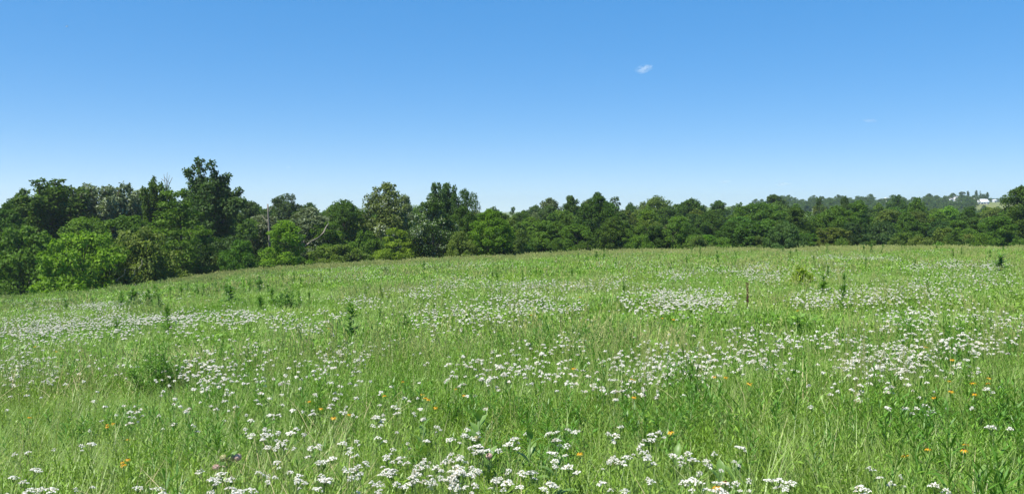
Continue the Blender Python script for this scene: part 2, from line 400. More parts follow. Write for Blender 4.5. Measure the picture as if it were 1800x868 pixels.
def make_tree(kind, seed, nc=58, nl=110, leaf=0.30, silver=False, hd=10.0):
    rs = RS(seed); crown, trunk = MB(), MB()
    z0 = CROWN0[kind] * hd; hc = hd - z0
    lob = rs.rand(7) * 2 * math.pi; la = 0.10 + 0.16 * rs.rand(7)
    cs = []
    axis = np.array([rs.normal(0, .25), rs.normal(0, .25)])
    tries = 0
    while len(cs) < nc and tries < 6000:
        tries += 1
        t = rs.rand() ** (0.8 if kind in ('oak', 'round') else 1.15)
        if kind in ('ragged', 'twin'): t *= 0.72 if kind == 'ragged' else 0.80
        a = rs.rand() * 2 * math.pi
        R = float(profile(kind, np.array(t), rs))
        R *= 1 + la[0] * math.sin(2 * a + lob[0] + 3 * t) + la[1] * math.sin(3 * a + lob[1] - 4 * t) + la[2] * math.sin(9 * t + lob[2])
        rr = R * (rs.rand() ** 0.35 if rs.rand() < 0.86 else rs.rand())
        if kind == 'umbrella':
            t = 1 - (rs.rand() ** 1.5) * 0.45; rr = 3.2 * math.sqrt(max(0, 1 - ((t - .5) / .55) ** 2)) * (0.5 + 0.5 * rs.rand())
        cr = (0.50 + 0.55 * rs.rand()) * (0.75 + 0.35 * (1 - t))
        if kind == 'poplar': cr *= 0.75
        zc = z0 + t * hc * 0.97 - cr * 0.6 * t
        c = np.array([axis[0] * t + rr * math.cos(a), axis[1] * t + rr * math.sin(a), max(zc, cr * 0.45)])
        if kind == 'locust': c[2] = round(c[2] / 0.95) * 0.95 + rs.normal(0, .12)
        if len(cs) > 4 and min(np.linalg.norm(c - q[0]) / (q[1] + cr) for q in cs) < 0.36: continue
        cs.append((c, cr))
    if kind in ('ragged', 'twin'):   # limbs that reach above the crown with knots of leaves and gaps between
        tips = [(np.array([rs.normal(0, .2) + 2.5 * math.cos(a) * q, rs.normal(0, .2) + 2.5 * math.sin(a) * q, zt]), 3) for a, q, zt in zip(np.arange(11) * 2.4, np.sqrt((np.arange(11) + .3) / 11), hd - 1.5 * ((np.arange(11) + .3) / 11) - 0.7 * rs.rand(11))]
        if kind == 'twin': tips = [(np.array([-1.3 + .5 * rs.normal(), .4 * rs.normal(), hd - .2 - .7 * k]), 5) for k in range(3)] + [(np.array([1.0 + .6 * rs.normal(), .4 * rs.normal(), hd - .7 - .5 * k]), 5) for k in range(4)] + [(np.array([2.5, .2, 7.7]), 4), (np.array([2.9, -.3, 6.9]), 4), (np.array([-2.2, .3, 7.4]), 4)]
        for tp, m in tips:
            b = np.array([tp[0] * .45, tp[1] * .45, z0 + hc * (.52 if kind == 'ragged' else .45)])
            for k in range(m + 3):
                f = 0.35 + 0.65 * (k + rs.rand() * .6) / (m + 2.6); c = b + (tp - b) * min(f, 1) + rs.normal(0, .22, 3) * (1 - .5 * f)
                cs.append((c - [0, 0, .25], .30 + .38 * (1 - f) + .14 * rs.rand()))
            tq = np.linspace(0, 1, 5)[:, None]; trunk.tube(b + tq * (tp - [0, 0, .3] - b) + np.sin(tq * 3.1) * rs.normal(0, .12, 3), np.linspace(.085, .02, 5), 5)
    if kind in ('oak', 'tall'):      # a few sprigs standing out of the top
        for k in range(7):
            a = rs.rand() * 6.28; r = rs.rand() * 1.5
            cs.append((np.array([axis[0] + r * math.cos(a), axis[1] + r * math.sin(a), hd - 0.55 - 0.45 * r + rs.rand() * 0.35]), 0.32 + .15 * rs.rand()))
    for c, cr in cs:
        n = int(nl * (cr / 0.75) ** 1.6) + 18
        clump_leaves(crown, rs, c, cr, n, leaf, flat=0.38 if kind == 'locust' else 0.85)
        for k in range(3):           # little outlying sprays round each clump
            d = rs.normal(size=3); d /= np.linalg.norm(d); d[2] = abs(d[2]) * 0.8
            clump_leaves(crown, rs, c + d * cr * 1.05, cr * 0.34, int(n * 0.10) + 5, leaf * 0.9)
    # trunk and limbs
    tt = np.linspace(0, 1, 8); top = z0 + hc * (0.72 if kind != 'shrub' else 0.5)
    wob = np.stack([axis[0] * tt + 0.12 * np.sin(tt * 5 + lob[0]), axis[1] * tt + 0.12 * np.sin(tt * 4 + lob[1]), tt * top], 1)
    r0 = {'shrub': 0.09, 'poplar': 0.14}.get(kind, 0.21)
    trunk.tube(wob, r0 * (1.25 * (1 - tt) ** 1.4 + 0.22), 7)
    order = rs.permutation(len(cs))[:16]
    for k in order:
        c, cr = cs[k]; s0 = np.clip((c[2] - 1.6 - 0.35 * np.hypot(c[0], c[1])) / top, 0.08, 0.92)
        i = s0 * 7; i0 = int(i); p0 = wob[i0] + (wob[min(i0 + 1, 7)] - wob[i0]) * (i - i0)
        mid = (p0 * 0.5 + c * 0.5) + np.array([0, 0, -0.25]) + rs.normal(0, .12, 3)
        tq = np.linspace(0, 1, 6)[:, None]
        pts = (1 - tq) ** 2 * p0 + 2 * tq * (1 - tq) * mid + tq ** 2 * c
        trunk.tube(pts, np.linspace(r0 * 0.42 * (1 - 0.5 * s0), 0.025, 6), 5)
    return crown.mesh(kind + "_crown", M_SILVER if silver else M_LEAF), trunk.mesh(kind + "_trunk", M_BARK, smooth=True)

TREES = {}
def shape(kind, k, squat=False):
    key = (kind, k, squat)
    if key not in TREES:
        par = {'oak': dict(nc=84, nl=150, leaf=.25), 'round': dict(nc=80, nl=150, leaf=.25), 'tall': dict(nc=70, nl=140, leaf=.25), 'ragged': dict(nc=70, nl=140, leaf=.25), 'twin': dict(nc=66, nl=140, leaf=.25), 'poplar': dict(nc=34, nl=80, leaf=.26),
               'shrub': dict(nc=76, nl=140, leaf=0.26), 'locust': dict(nc=70, nl=120, leaf=0.24), 'umbrella': dict(nc=26, nl=90, leaf=.26)}[kind]
        if squat: par = dict(par, nc=int(par['nc'] * .66), hd=4.6)
        TREES[key] = make_tree(kind, 100 + 17 * k + len(kind) * 1000 + 7 * squat, silver=(k >= 90), **par)
    return TREES[key]

DARK, MID, BRIGHT, OLIVE, GREY, BLUE = (.063, .120, .018), (.088, .168, .021), (.136, .246, .022), (.116, .168, .033), (.130, .170, .078), (.066, .120, .034)
NAMES = {'ragged': 'oak_tree', 'twin': 'oak_tree', 'oak': 'oak_tree', 'round': 'broadleaf_tree', 'tall': 'tall_tree', 'poplar': 'poplar_tree', 'shrub': 'shrub', 'locust': 'locust_tree', 'umbrella': 'arching_tree'}

def plant_tree(kind, k, px, top, wpx, y, color, rz, seed=0, wood=None):
    x = uof(px) * y; z = float(H(x, y)) - 0.1
    zt = EYE + (HY - top) / FPX * y
    h = max(zt - z, 0.8); w = 1.22 * wpx * y / FPX
    r = {'poplar': 1.75, 'tall': 2.7, 'umbrella': 3.4}.get(kind, 3.35)
    squat = kind in ('oak', 'round', 'shrub') and h / 10 < 0.68 * w / 2 / r
    cm, tm = shape(kind, k, squat)
    root = empty(NAMES[kind] if kind != 'shrub' or h < 5.5 else 'bushy_tree', (x, y, z), rz)
    root.scale = (w / 2 / r, w / 2 / r, h / (4.6 if squat else 9.8 if kind == 'ragged' else 10.2))
    t = obj("trunk", tm, root); c = obj("crown", cm, root)
    v = RS(seed + 9000 + int(px * 7 + y)).normal(0, 0.07, 3)
    c.color = (color[0] * (1 + v[0] + v[1]), color[1] * (1 + v[0]), color[2] * (1 + v[0] + v[2]), 1)
    return root

# kind, variant, centre, top, width (photo pixels), distance, colour, label
HERO = [
 ('ragged', 0, 82, 312, 150, 100, DARK, "big dark oak with ragged pale-tipped top at the far left of the wood"),
 ('ragged', 90, 188, 315, 128, 106, GREY, "grey-green open oak between the big left oak and the sky gap"),
 ('ragged', 2, 134, 319, 84, 112, BLUE, "dark crown filling the gap between the big left oak and the grey-green oak"),
 ('ragged', 91, 228, 328, 62, 110, GREY, "thin grey-green crown at the left side of the sky gap"),
 ('oak', 8, 30, 340, 80, 108, DARK, "dark tree behind the tree cut off by the left edge"),
 ('round', 9, 404, 352, 60, 118, MID, "mid-green tree tucked under the right side of the tallest tree"),
 ('oak', 1, 8, 362, 90, 92, DARK, "dark tree cut off by the left edge of the picture"),
 ('shrub', 0, 48, 398, 125, 84, MID, "broad dark bushy tree reaching the ground at the left edge"),
 ('shrub', 1, 142, 402, 128, 74, BRIGHT, "bright yellow-green bushy tree standing foremost at the left meadow edge"),
 ('shrub', 2, 247, 398, 110, 78, OLIVE, "olive bushy tree with bare grey branches showing low on its side"),
 ('round', 0, 160, 376, 110, 92, MID, "mid-green round tree above the bright yellow-green bush"),
 ('round', 1, 222, 372, 80, 93, MID, "small round tree under the grey-green oak, left of the lacy tree"),
 ('ragged', 1, 276, 306, 68, 101, DARK, "dark oak with bare twigs at its top, left of the tallest tree"),
 ('locust', 0, 312, 330, 122, 85, MID, "feathery tree in flat layers in front of the tallest tree"),
 ('twin', 0, 366, 268, 112, 95, BLUE, "tallest tree of the wood, dark with a ragged top"),
 ('round', 2, 438, 343, 70, 122, BLUE, "dark round-topped tree just right of the tallest tree"),
 ('shrub', 3, 424, 420, 62, 84, MID, "small green sapling at the meadow edge right of the tallest tree"),
 ('round', 3, 499, 333, 66, 150, BLUE, "bluish domed tree behind the dead snag"),
 ('oak', 91, 545, 362, 100, 100, GREY, "grey-leaved tree with a long bare curving limb"),
 ('oak', 92, 460, 372, 80, 104, GREY, "grey-leaved tree round the dead snag"),
 ('shrub', 4, 496, 382, 66, 84, BRIGHT, "bright green bushy tree in front of the bare curving limb"),
 ('round', 4, 614, 345, 72, 106, DARK, "dark rounded tree right of the bare curving limb"),
 ('oak', 93, 680, 315, 78, 110, OLIVE, "tall pale-flecked tree standing above the middle of the wood"),
 ('round', 5, 708, 336, 46, 116, GREY, "thin grey-leaved crown on the right shoulder of the tall pale-flecked tree"),
 ('shrub', 5, 594, 428, 90, 89, OLIVE, "low olive shrub at the meadow edge below the dark rounded tree"),
 ('shrub', 6, 696, 396, 62, 90, BRIGHT, "bright green bush below the tall pale-flecked tree"),
 ('round', 6, 576, 384, 60, 98, MID, "mid-green tree just right of the bare curving limb"),
 ('shrub', 7, 642, 400, 66, 94, MID, "mid-green bushy tree below and left of the tall pale-flecked tree"),
 ('oak', 94, 762, 345, 72, 92, DARK, "dark tree covered in whitish leaves, left of the bright green tree"),
 ('ragged', 2, 778, 313, 60, 101, BLUE, "blue-green spire rising behind the whitish-leaved tree"),
 ('umbrella', 0, 818, 330, 44, 100, BLUE, "arching crown on a bare stem right of the blue-green spire"),
 ('round', 7, 812, 358, 52, 97, DARK, "dark tree under the arching crown"),
 ('oak', 4, 858, 364, 66, 90, (.110, .225, .016), "brightest green tree at the middle of the wood's edge"),
 ('shrub', 8, 812, 404, 52, 88, OLIVE, "olive shrub between the whitish-leaved tree and the brightest green tree"),
 ('shrub', 9, 906, 374, 46, 97, OLIVE, "yellowish shrub just right of the brightest green tree"),
 ('shrub', 10, 888, 424, 40, 90, OLIVE, "low olive bush at the foot of the brightest green tree"),
 ('oak', 5, 966, 344, 56, 150, GREY, "greyish tree on the skyline right of the brightest green tree"),
 ('oak', 6, 1002, 340, 50, 140, DARK, "dark tree on the skyline left of the big double tree"),
 ('oak', 7, 1052, 337, 62, 109, DARK, "big dark double tree near the middle, standing in front of the wood"),
 ('poplar', 0, 1080, 341, 34, 113, BLUE, "narrow tree against the right side of the big double tree"),
 ('round', 8, 1150, 338, 78, 170, OLIVE, "broad domed treetop on the skyline right of the big double tree"),
 ('round', 4, 1012, 390, 58, 104, MID, "rounded green shrub left of the big double tree"),
 ('round', 5, 962, 384, 64, 107, MID, "wide green shrub two places left of the big double tree"),
 ('shrub', 6, 1144, 381, 56, 107, OLIVE, "light olive dome-shaped shrub right of the big double tree"),
 ('oak', 95, 1184, 388, 42, 108, GREY, "grey-brown thin shrub right of the olive dome-shaped shrub"),
 ('shrub', 8, 1102, 398, 46, 102, MID, "green shrub at the foot of the big double tree, right side"),
 ('round', 1, 988, 364, 54, 126, MID, "mid-green tree behind the shrubs left of the big double tree"),
 ('oak', 3, 1218, 345, 60, 160, DARK, "dark round treetop on the skyline below and right of the small cloud"),
 ('round', 2, 1340, 350, 84, 138, MID, "broad green tree in the middle of the right half of the wood"),
 ('oak', 1, 1364, 337, 54, 192, BLUE, "flat-topped bluish tree highest on the skyline right of centre"),
 ('poplar', 1, 1440, 341, 22, 150, BLUE, "narrow treetop sticking out of the skyline near the right hills"),
 ('oak', 1, 1330, 388, 100, 106, DARK, "wide dark tree at the meadow edge, right of centre"),
 ('oak', 2, 1402, 360, 60, 114, DARK, "dark tree at the meadow edge right of the wide dark tree"),
 ('round', 4, 1462, 357, 64, 120, MID, "green tree at the start of the right-hand third of the wood"),
 ('shrub', 1, 1246, 410, 36, 100, BRIGHT, "small bright shrub at the meadow edge left of the wide dark tree"),
 ('round', 6, 1212, 398, 56, 104, DARK, "dark low tree left of the small bright shrub"),
 ('oak', 6, 1487, 341, 28, 172, DARK, "small round treetop on the skyline below the far hill's left end"),
 ('oak', 4, 1514, 348, 52, 128, MID, "tall fresh-green tree left of the two white houses"),
 ('round', 3, 1580, 337, 42, 205, DARK, "dark round treetop standing over the far hill"),
 ('oak', 5, 1612, 343, 44, 150, MID, "green treetop right of the dark round treetop"),
 ('oak', 2, 1564, 364, 70, 140, OLIVE, "light olive round tree below the dark round treetop"),
 ('oak', 7, 1602, 384, 62, 118, DARK, "dark tree in the middle of the right-hand wood"),
 ('round', 8, 1672, 357, 72, 162, BRIGHT, "light green round tree below and left of the white barn"),
 ('tall', 1, 1702, 364, 36, 140, DARK, "dark pointed tree directly below the white barn"),
 ('shrub', 2, 1762, 374, 66, 103, MID, "dense dark bush near the right edge of the wood"),
 ('oak', 3, 1802, 322, 70, 113, DARK, "tall dark tree cut off by the right edge of the picture"),
 ('round', 1, 1742, 360, 62, 165, OLIVE, "light green treetop below the pale far field"),
 ('shrub', 4, 1652, 398, 62, 112, OLIVE, "bright olive bush in the middle of the right-hand wood"),
 ('shrub', 7, 1706, 408, 62, 104, OLIVE, "low olive bush left of the dense dark bush"),
]
def limb(pts, r0, r1):
    P = np.array([[uof(a) * b, b, EYE + (HY - c) / FPX * b] for a, c, b in pts])
    P = np.array(P) - np.array(t.location)
    cr, sr = math.cos(-t.rotation_euler[2]), math.sin(-t.rotation_euler[2])
    P = np.stack([P[:, 0] * cr - P[:, 1] * sr, P[:, 0] * sr + P[:, 1] * cr, P[:, 2]], 1) / np.array(t.scale)
    mb.tube(P, np.linspace(r0, r1, len(P)) / t.scale[0], 6)
for i, (kind, k, px, top, w, y, colr, lab) in enumerate(HERO):
    t = plant_tree(kind, k, px, top, w, y, colr, 0.0 if kind == 'twin' else (i * 2.399) % 6.28, i)
    tag(t, lab, 'shrub' if kind == 'shrub' and 'bushy tree' not in lab else 'tree', 'trees and shrubs of the wood behind the meadow')
    if 'bare curving limb' in lab and lab.startswith('grey'):
        mb = MB()
        limb([(534, 450, 97.5), (535, 434, 97), (548, 424, 96.5), (560, 418, 96), (569, 408, 96), (573, 399, 96), (578, 392, 96.5)], 0.17, 0.05)
        limb([(535, 436, 97), (530, 424, 96.5), (527, 416, 96.5), (521, 400, 97)], 0.11, 0.04)
        limb([(533, 430, 97), (535, 422, 96.5)], 0.09, 0.06)
        tag(obj("bare_limb", mb.mesh("bare_limb", M_DEAD, True), t), "bare pale curving limb")
    if lab.startswith('olive bushy tree with bare'):
        for br in ([(203, 494, 74.6), (212, 487, 74.3), (219, 482, 74.2), (220, 473, 74.2)], [(236, 484, 74.4), (237, 476, 74.2), (234, 470, 74.2)], [(192, 484, 74.6), (193, 477, 74.3)], [(244, 472, 74.4), (250, 464, 74.3), (249, 457, 74.4)]):
            mb = MB(); limb(br, 0.05, 0.018); tag(obj("dead_branch", mb.mesh("dead_branch", M_DEAD, True), t), "bare grey branch low in the bush")
    if lab.startswith('dark oak with bare twigs'):
        mb = MB()
        for (a, b) in ((288, 306), (294, 303), (298, 308), (303, 312)):
            limb([(292, 338, 99), ((a + 292) / 2, (b + 336) / 2, 98.6), (a, b, 98.5)], 0.05, 0.02)
            limb([((a + 292) / 2, (b + 332) / 2, 98.6), (a - 5, b + 8, 98.4)], 0.03, 0.012)
        tag(obj("bare_twigs", mb.mesh("bare_twigs", M_DEAD, True), t), "bare grey twigs at the top")

# back rows that fill the wood
SKX = [-40, 120, 250, 420, 540, 640, 740, 860, 950, 1000, 1100, 1200, 1300, 1400, 1480, 1600, 1700, 1850]
SKY = [356, 338, 346, 350, 354, 356, 356, 354, 350, 348, 348, 348, 348, 349, 351, 355, 361, 361]
rs = RS(77); items = []
WHERE = [(-45, "beyond the left edge tree"), (140, "behind the big left oak"), (300, "behind the feathery layered tree"), (420, "behind the tallest tree"), (560, "behind the dead snag"), (720, "behind the tall pale-flecked tree"),
         (900, "behind the brightest tree"), (1020, "left of the double tree"), (1120, "behind the double tree"), (1240, "right of the double tree"),
         (1380, "behind the wide dark tree"), (1500, "left of the white houses"), (1600, "below the white houses"), (1700, "below the white barn"), (1825, "below the far field"), (3000, "beyond the right edge tree")]
def where(px): return next(w for lim, w in WHERE if px < lim)
CN = [(DARK, 'dark-green'), (MID, 'mid-green'), (OLIVE, 'olive'), (BLUE, 'bluish'), ((.100, .178, .028), 'light-green')]
for row, (y, dpx, lo, hi, rn) in enumerate([(108, 44, 26, 60, 'front'), (122, 42, 16, 36, 'second'), (145, 40, 6, 22, 'third'), (185, 34, -2, 10, 'back')]):
    px = (-330 if row else 880) + row * 13
    while px < 2080:
        yy = y + rs.normal(0, 5) - (14 if px < 450 else 0)
        top = np.interp(px, SKX, SKY) + lo + (hi - lo) * rs.rand()
        kind = rs.choice(['oak', 'round', 'tall', 'poplar', 'oak', 'round'] if row else ['oak', 'round', 'ragged', 'round'])
        kk = {'oak': 8, 'round': 9, 'tall': 2, 'poplar': 2, 'ragged': 3, 'shrub': 11}[kind]
        ci = rs.choice(5, p=[.28, .26, .14, .16, .16]); w = dpx * (0.75 if kind == 'poplar' else 1.25) * (0.85 + 0.4 * rs.rand())
        t = plant_tree(kind, int(rs.randint(kk)), px, top, w, yy, CN[ci][0], rs.rand() * 6.28, row * 31)
        tag(t, None, 'tree', 'trees in the inner rows of the wood')
        items.append([t, "%s %s-row tree %s" % (CN[ci][1], rn, where(px)), px])
        px += dpx * (0.75 + 0.5 * rs.rand())
ordinals(items)
# low edge bushes along the foot of the wood
items = []; px = 395; rs = RS(5)
while px < 1830:
    u = uof(px); y = float(edge(u)) + 5 + rs.rand() * 8
    foot = np.interp(px, [300, 460, 700, 900, 1300, 1790], [488, 466, 452, 440, 431, 428])
    h = (12 + rs.rand() * 24) * (.8 if px > 900 else 1)
    ci = rs.choice([0, 1, 2, 4]); t = plant_tree('shrub', int(rs.randint(11)), px, foot - h, 26 + rs.rand() * 26, y, CN[ci][0], rs.rand() * 6.28)
    t.name = 'edge_bush'
    tag(t, None, 'bush', 'low bushes along the foot of the wood')
    items.append([t, "low %s edge bush %s" % (CN[ci][1], where(px).replace('behind', 'in front of').replace('below', 'far below')), px])
    px += (20 + rs.rand() * 22) * (1.7 if px > 900 else 1)
ordinals(items)

# dead snag in the wood
sx, sy_ = uof(472) * 98, 98.0
mb = MB(); zb = float(H(sx, sy_)); zt = EYE + (HY - 357) / FPX * 98
root = empty("dead_snag", (sx, sy_, zb - 0.1))
tt = np.linspace(0, 1, 10)
mb.tube(np.stack([0.12 * np.sin(tt * 4), 0 * tt, tt * (zt - zb)], 1), 0.19 * (1 - 0.55 * tt), 8)
obj("trunk", mb.mesh("snag_trunk", M_DEAD, True), root)
mb = MB()
for z_, a, l in ((0.62, 0.4, 1.1), (0.75, 3.0, 0.8), (0.9, 0.2, 0.6)):
    mb.tube(np.array([[0.1, 0, z_ * (zt - zb)], [0.5 * l * math.cos(a), 0.2 * math.sin(a), z_ * (zt - zb) + 0.35], [l * math.cos(a), 0.3 * math.sin(a), z_ * (zt - zb) + 0.9]]), [0.06, 0.04, 0.02], 5)
obj("broken_branch", mb.mesh("snag_branch", M_DEAD, True), root)
tag(root, "bare grey upright trunk of a dead tree among the grey-leaved trees", "dead tree")

# ------------------------------------------------------------------ far hill: woods, white farm buildings
def far_woods():
    rs = RS(9)
    col = source_collection("far_crowns", [shape('oak', 8)[0], shape('round', 9)[0], shape('round', 3)[0], shape('tall', 2)[0]])
    P, I, S = [], [], []
    def put(px, y, h, k=None, wf=1.25):
        x = uof(px) * y; P.append([x, y, float(H(x, y)) - 0.5]); I.append(rs.choice([0, 1, 2, 1]) if k is None else k); S.append([h / 10 * wf, h / 10 * wf, h / 10])
    SK = ([1380, 1420, 1470, 1510, 1560, 1620, 1645, 1665, 1690, 1720, 1760, 1830], [362, 359, 354, 350, 351, 350, 346, 345, 347, 347, 347, 346])
    for y, n in ((1550, 240), (1400, 200), (1150, 150), (1000, 130)):
        for px in np.linspace(1330, 1860, n):
            px = px + rs.normal(0, 2); yy = y + rs.normal(0, 30)
            if y < 1300 and px > 1712: continue
            top = np.interp(px, *SK) + (0 if y > 1500 else rs.rand() * 5) + rs.normal(0, .9)
            x = uof(px) * yy; h = EYE + (HY - top) / FPX * yy - float(H(x, yy))
            if 3 < h < 26: put(px, yy, h * .9)
    for px in np.linspace(-100, 1330, 330):      # low wood beyond the near trees, glimpsed in gaps
        put(px + rs.normal(0, 3), 420 + rs.normal(0, 40), 6.5 + rs.rand() * 3)
    for px in np.linspace(1330, 1712, 90):
        yy = 560 + rs.normal(0, 60); put(px + rs.normal(0, 3), yy, 6 + rs.rand() * 3)
    for y, n, lo, hi in ((430, 46, 357, 363), (520, 46, 354, 360)):   # trees on the slope between the wood and the farm
        for px in np.linspace(1440, 1850, n):
            px += rs.normal(0, 4); yy = y + rs.normal(0, 20); top = lo + (hi - lo) * rs.rand() + (3 if px > 1690 else 0); x = uof(px) * yy; h = EYE + (HY - top) / FPX * yy - float(H(x, yy))
            if h > 2: put(px, yy, h * .92, None, 1.0 + .5 * rs.rand())
    for px, top in ((1662, 353), (1668, 352.5), (1674, 353.5), (1680, 351), (1687, 352), (1693, 351.5), (1699, 353.5), (1706, 354), (1713, 354.5), (1548, 355), (1556, 354.5), (1527, 352.5), (1635, 353.5), (1641, 352)):
        yy = 555 + rs.rand() * 25; x = uof(px) * yy; put(px, yy, max((EYE + (HY - top) / FPX * yy - float(H(x, yy))) * .95, 2), None, 1.3)
    for k in range(26):                            # trees round the farm
        px = 1625 + rs.rand() * 75; yy = 690 + rs.rand() * 120; put(px, yy, 4 + rs.rand() * 3.5)
    P, I, S = np.array(P), np.array(I), np.array(S)
    o = scatter("far_woods", col, P, I, rs.rand(len(P)) * 6.28, S, np.zeros(len(P)), "bluish far-off woods along the hill on the horizon", 0.02)
    o.color = (.095, .160, .048, 1)
far_woods()
rs = RS(12)
for px, top, w, y, k, lab in ((1716, 333.5, 6, 700, 'tall', "dark pointed tree standing directly behind the white barn roof"), (1723, 334.5, 4, 705, 'poplar', "slim pointed tree just right of the pointed tree behind the barn"),
                              (1736, 337, 6, 690, 'tall', "pointed tree behind the right end of the white barn"), (1702, 335, 6, 730, 'tall', "small tree on the far hill left of the barn's dome"),
                              (1690, 336, 14, 720, 'round', "round tree on the far hill behind the pale house"), (1727, 341, 16, 720, 'round', "wide dark tree behind the middle of the white barn roof")):
    t = plant_tree(k, 0, px, top, w, y, BLUE, rs.rand() * 6); tag(t, lab, 'tree', 'trees round the far farm')

def gable(name, px, py, y, L, D, hw, hr, rz, label, roof=None, wins=3, wallm=None, cat='house', door=True):
    """a far house: px, py = foot of its middle in the photo, L along, D deep, hw wall height, hr roof rise"""
    x = uof(px) * y; z = min(EYE + (HY - py) / FPX * y, 1e9); zg = float(H(x, y)) - 0.4
    root = empty(name, (x, y, zg), rz); hw = hw + (z - zg if z > zg else 0)
    w = MB(); w.box((0, 0, hw / 2), (L, D, hw))
    for s in (-1, 1):
        w.add([[s * L / 2, -D / 2, hw], [s * L / 2, D / 2, hw], [s * L / 2, 0, hw + hr]], tris=[[0, 1, 2]])
    obj("wall", w.mesh("wall", wallm or M_WALLW), root)
    r = MB(); e = 0.35
    for s in (-1, 1):
        a = np.array([[-L / 2 - e, s * (D / 2 + e), hw - e * hr / D * 2], [L / 2 + e, s * (D / 2 + e), hw - e * hr / D * 2], [L / 2 + e, 0, hw + hr + 0.02], [-L / 2 - e, 0, hw + hr + 0.02]])
        r.add(np.concatenate([a, a + [0, 0, 0.18]]), quads=[[0, 1, 2, 3], [4, 5, 6, 7], [0, 1, 5, 4], [1, 2, 6, 5], [3, 0, 4, 7]])
    obj("roof", r.mesh("roof", roof or M_ROOFW), root)
    for i in range(wins):
        wm = MB(); wx = -L / 2 + L * (i + 0.5) / wins; wm.box((wx, -D / 2 - 0.02, hw - 1.5), (0.9, 0.1, 1.2)); obj("window", wm.mesh("window", M_GLASSD), root)
    if door:
        dm = MB(); dm.box((L * 0.5 / max(wins, 1) * 0.0 + L * 0.30, -D / 2 - 0.03, hw - 2.2), (1.6, 0.1, 2.4)); obj("door", dm.mesh("door", M_ROOFG), root)
    tag(root, label, cat, 'white farm buildings on the far hill')
    return root
b = gable("barn", 1725, 358, 620, 7.6, 7.0, 1.4, 1.7, -0.12, "long white barn with a bright metal roof on the far hill", wins=4, cat='barn')
gable("shed", 1703, 355.5, 640, 3.8, 3.0, 0.8, 0.5, 0.05, "low white shed left of the domed silo", wins=1, cat='shed', door=False)
sx, sy_ = uof(1713) * 610, 610.0; zg = float(H(sx, sy_)) - 0.4; root = empty("silo", (sx, sy_, zg))
hs = EYE + (HY - 347.5) / FPX * 610 - zg
m = MB(); m.tube(np.array([[0, 0, 0], [0, 0, hs * 0.5], [0, 0, hs]]), 1.05, 16); obj("cylinder_wall", m.mesh("silo_wall", M_WALLW, True), root)
m = MB(); an = np.linspace(0, math.pi / 2, 7); m.tube(np.stack([0 * an, 0 * an, hs + 0.01 + 1.0 * np.sin(an)], 1), np.maximum(1.1 * np.cos(an), 0.02), 16); obj("dome", m.mesh("silo_dome", M_ROOFW, True), root)
tag(root, "white silo with a rounded dome at the left end of the barn", "silo", 'white farm buildings on the far hill')
gable("farmhouse", 1681, 349.5, 700, 3.0, 3.0, 1.2, .6, 0.15, "pale two-window farmhouse among dark trees left of the barn", wins=2, roof=M_ROOFG)
gable("farmhouse", 1672, 352, 660, 2.2, 2.5, .8, .6, 0.1, "small pale shed just left and below the pale farmhouse", wins=1, roof=M_ROOFG, cat='shed', door=False)
gable("farmhouse", 1684, 358.5, 600, 4.5, 3.5, 1.2, 0.9, 0.1, "grey-white shed below the pale farmhouse", wins=1, roof=M_ROOFG, cat='shed', door=False)
gable("farmhouse", 1524.5, 350.5, 880, 2.8, 2.8, 1.0, .8, 0.0, "left of the two neighbouring white houses on the far hill", wins=2)
gable("farmhouse", 1530.5, 350.5, 885, 2.6, 2.8, 1.0, .8, 0.0, "right of the two neighbouring white houses on the far hill", wins=2)
gable("farmhouse", 1549, 354.5, 800, 2.6, 2.6, 1.4, 1.0, 0.1, "pale house left of the dark round treetop, lower than the two white houses", wins=2, roof=M_ROOFG)
gable("farmhouse", 1558, 353, 800, 3.6, 3.5, 1.6, 1.1, 0.1, "small white house against the left side of the dark round treetop", wins=1)
gable("farmhouse", 1636, 353, 740, 3.6, 3.2, 1.4, 1.0, 0.1, "small white house alone right of the dark round treetop", wins=1)
gable("farmhouse", 1748, 353, 800, 3.0, 3.0, 0.4, 0.4, 0.0, "long low pale shed on the far green field", wins=1, cat='shed', door=False)

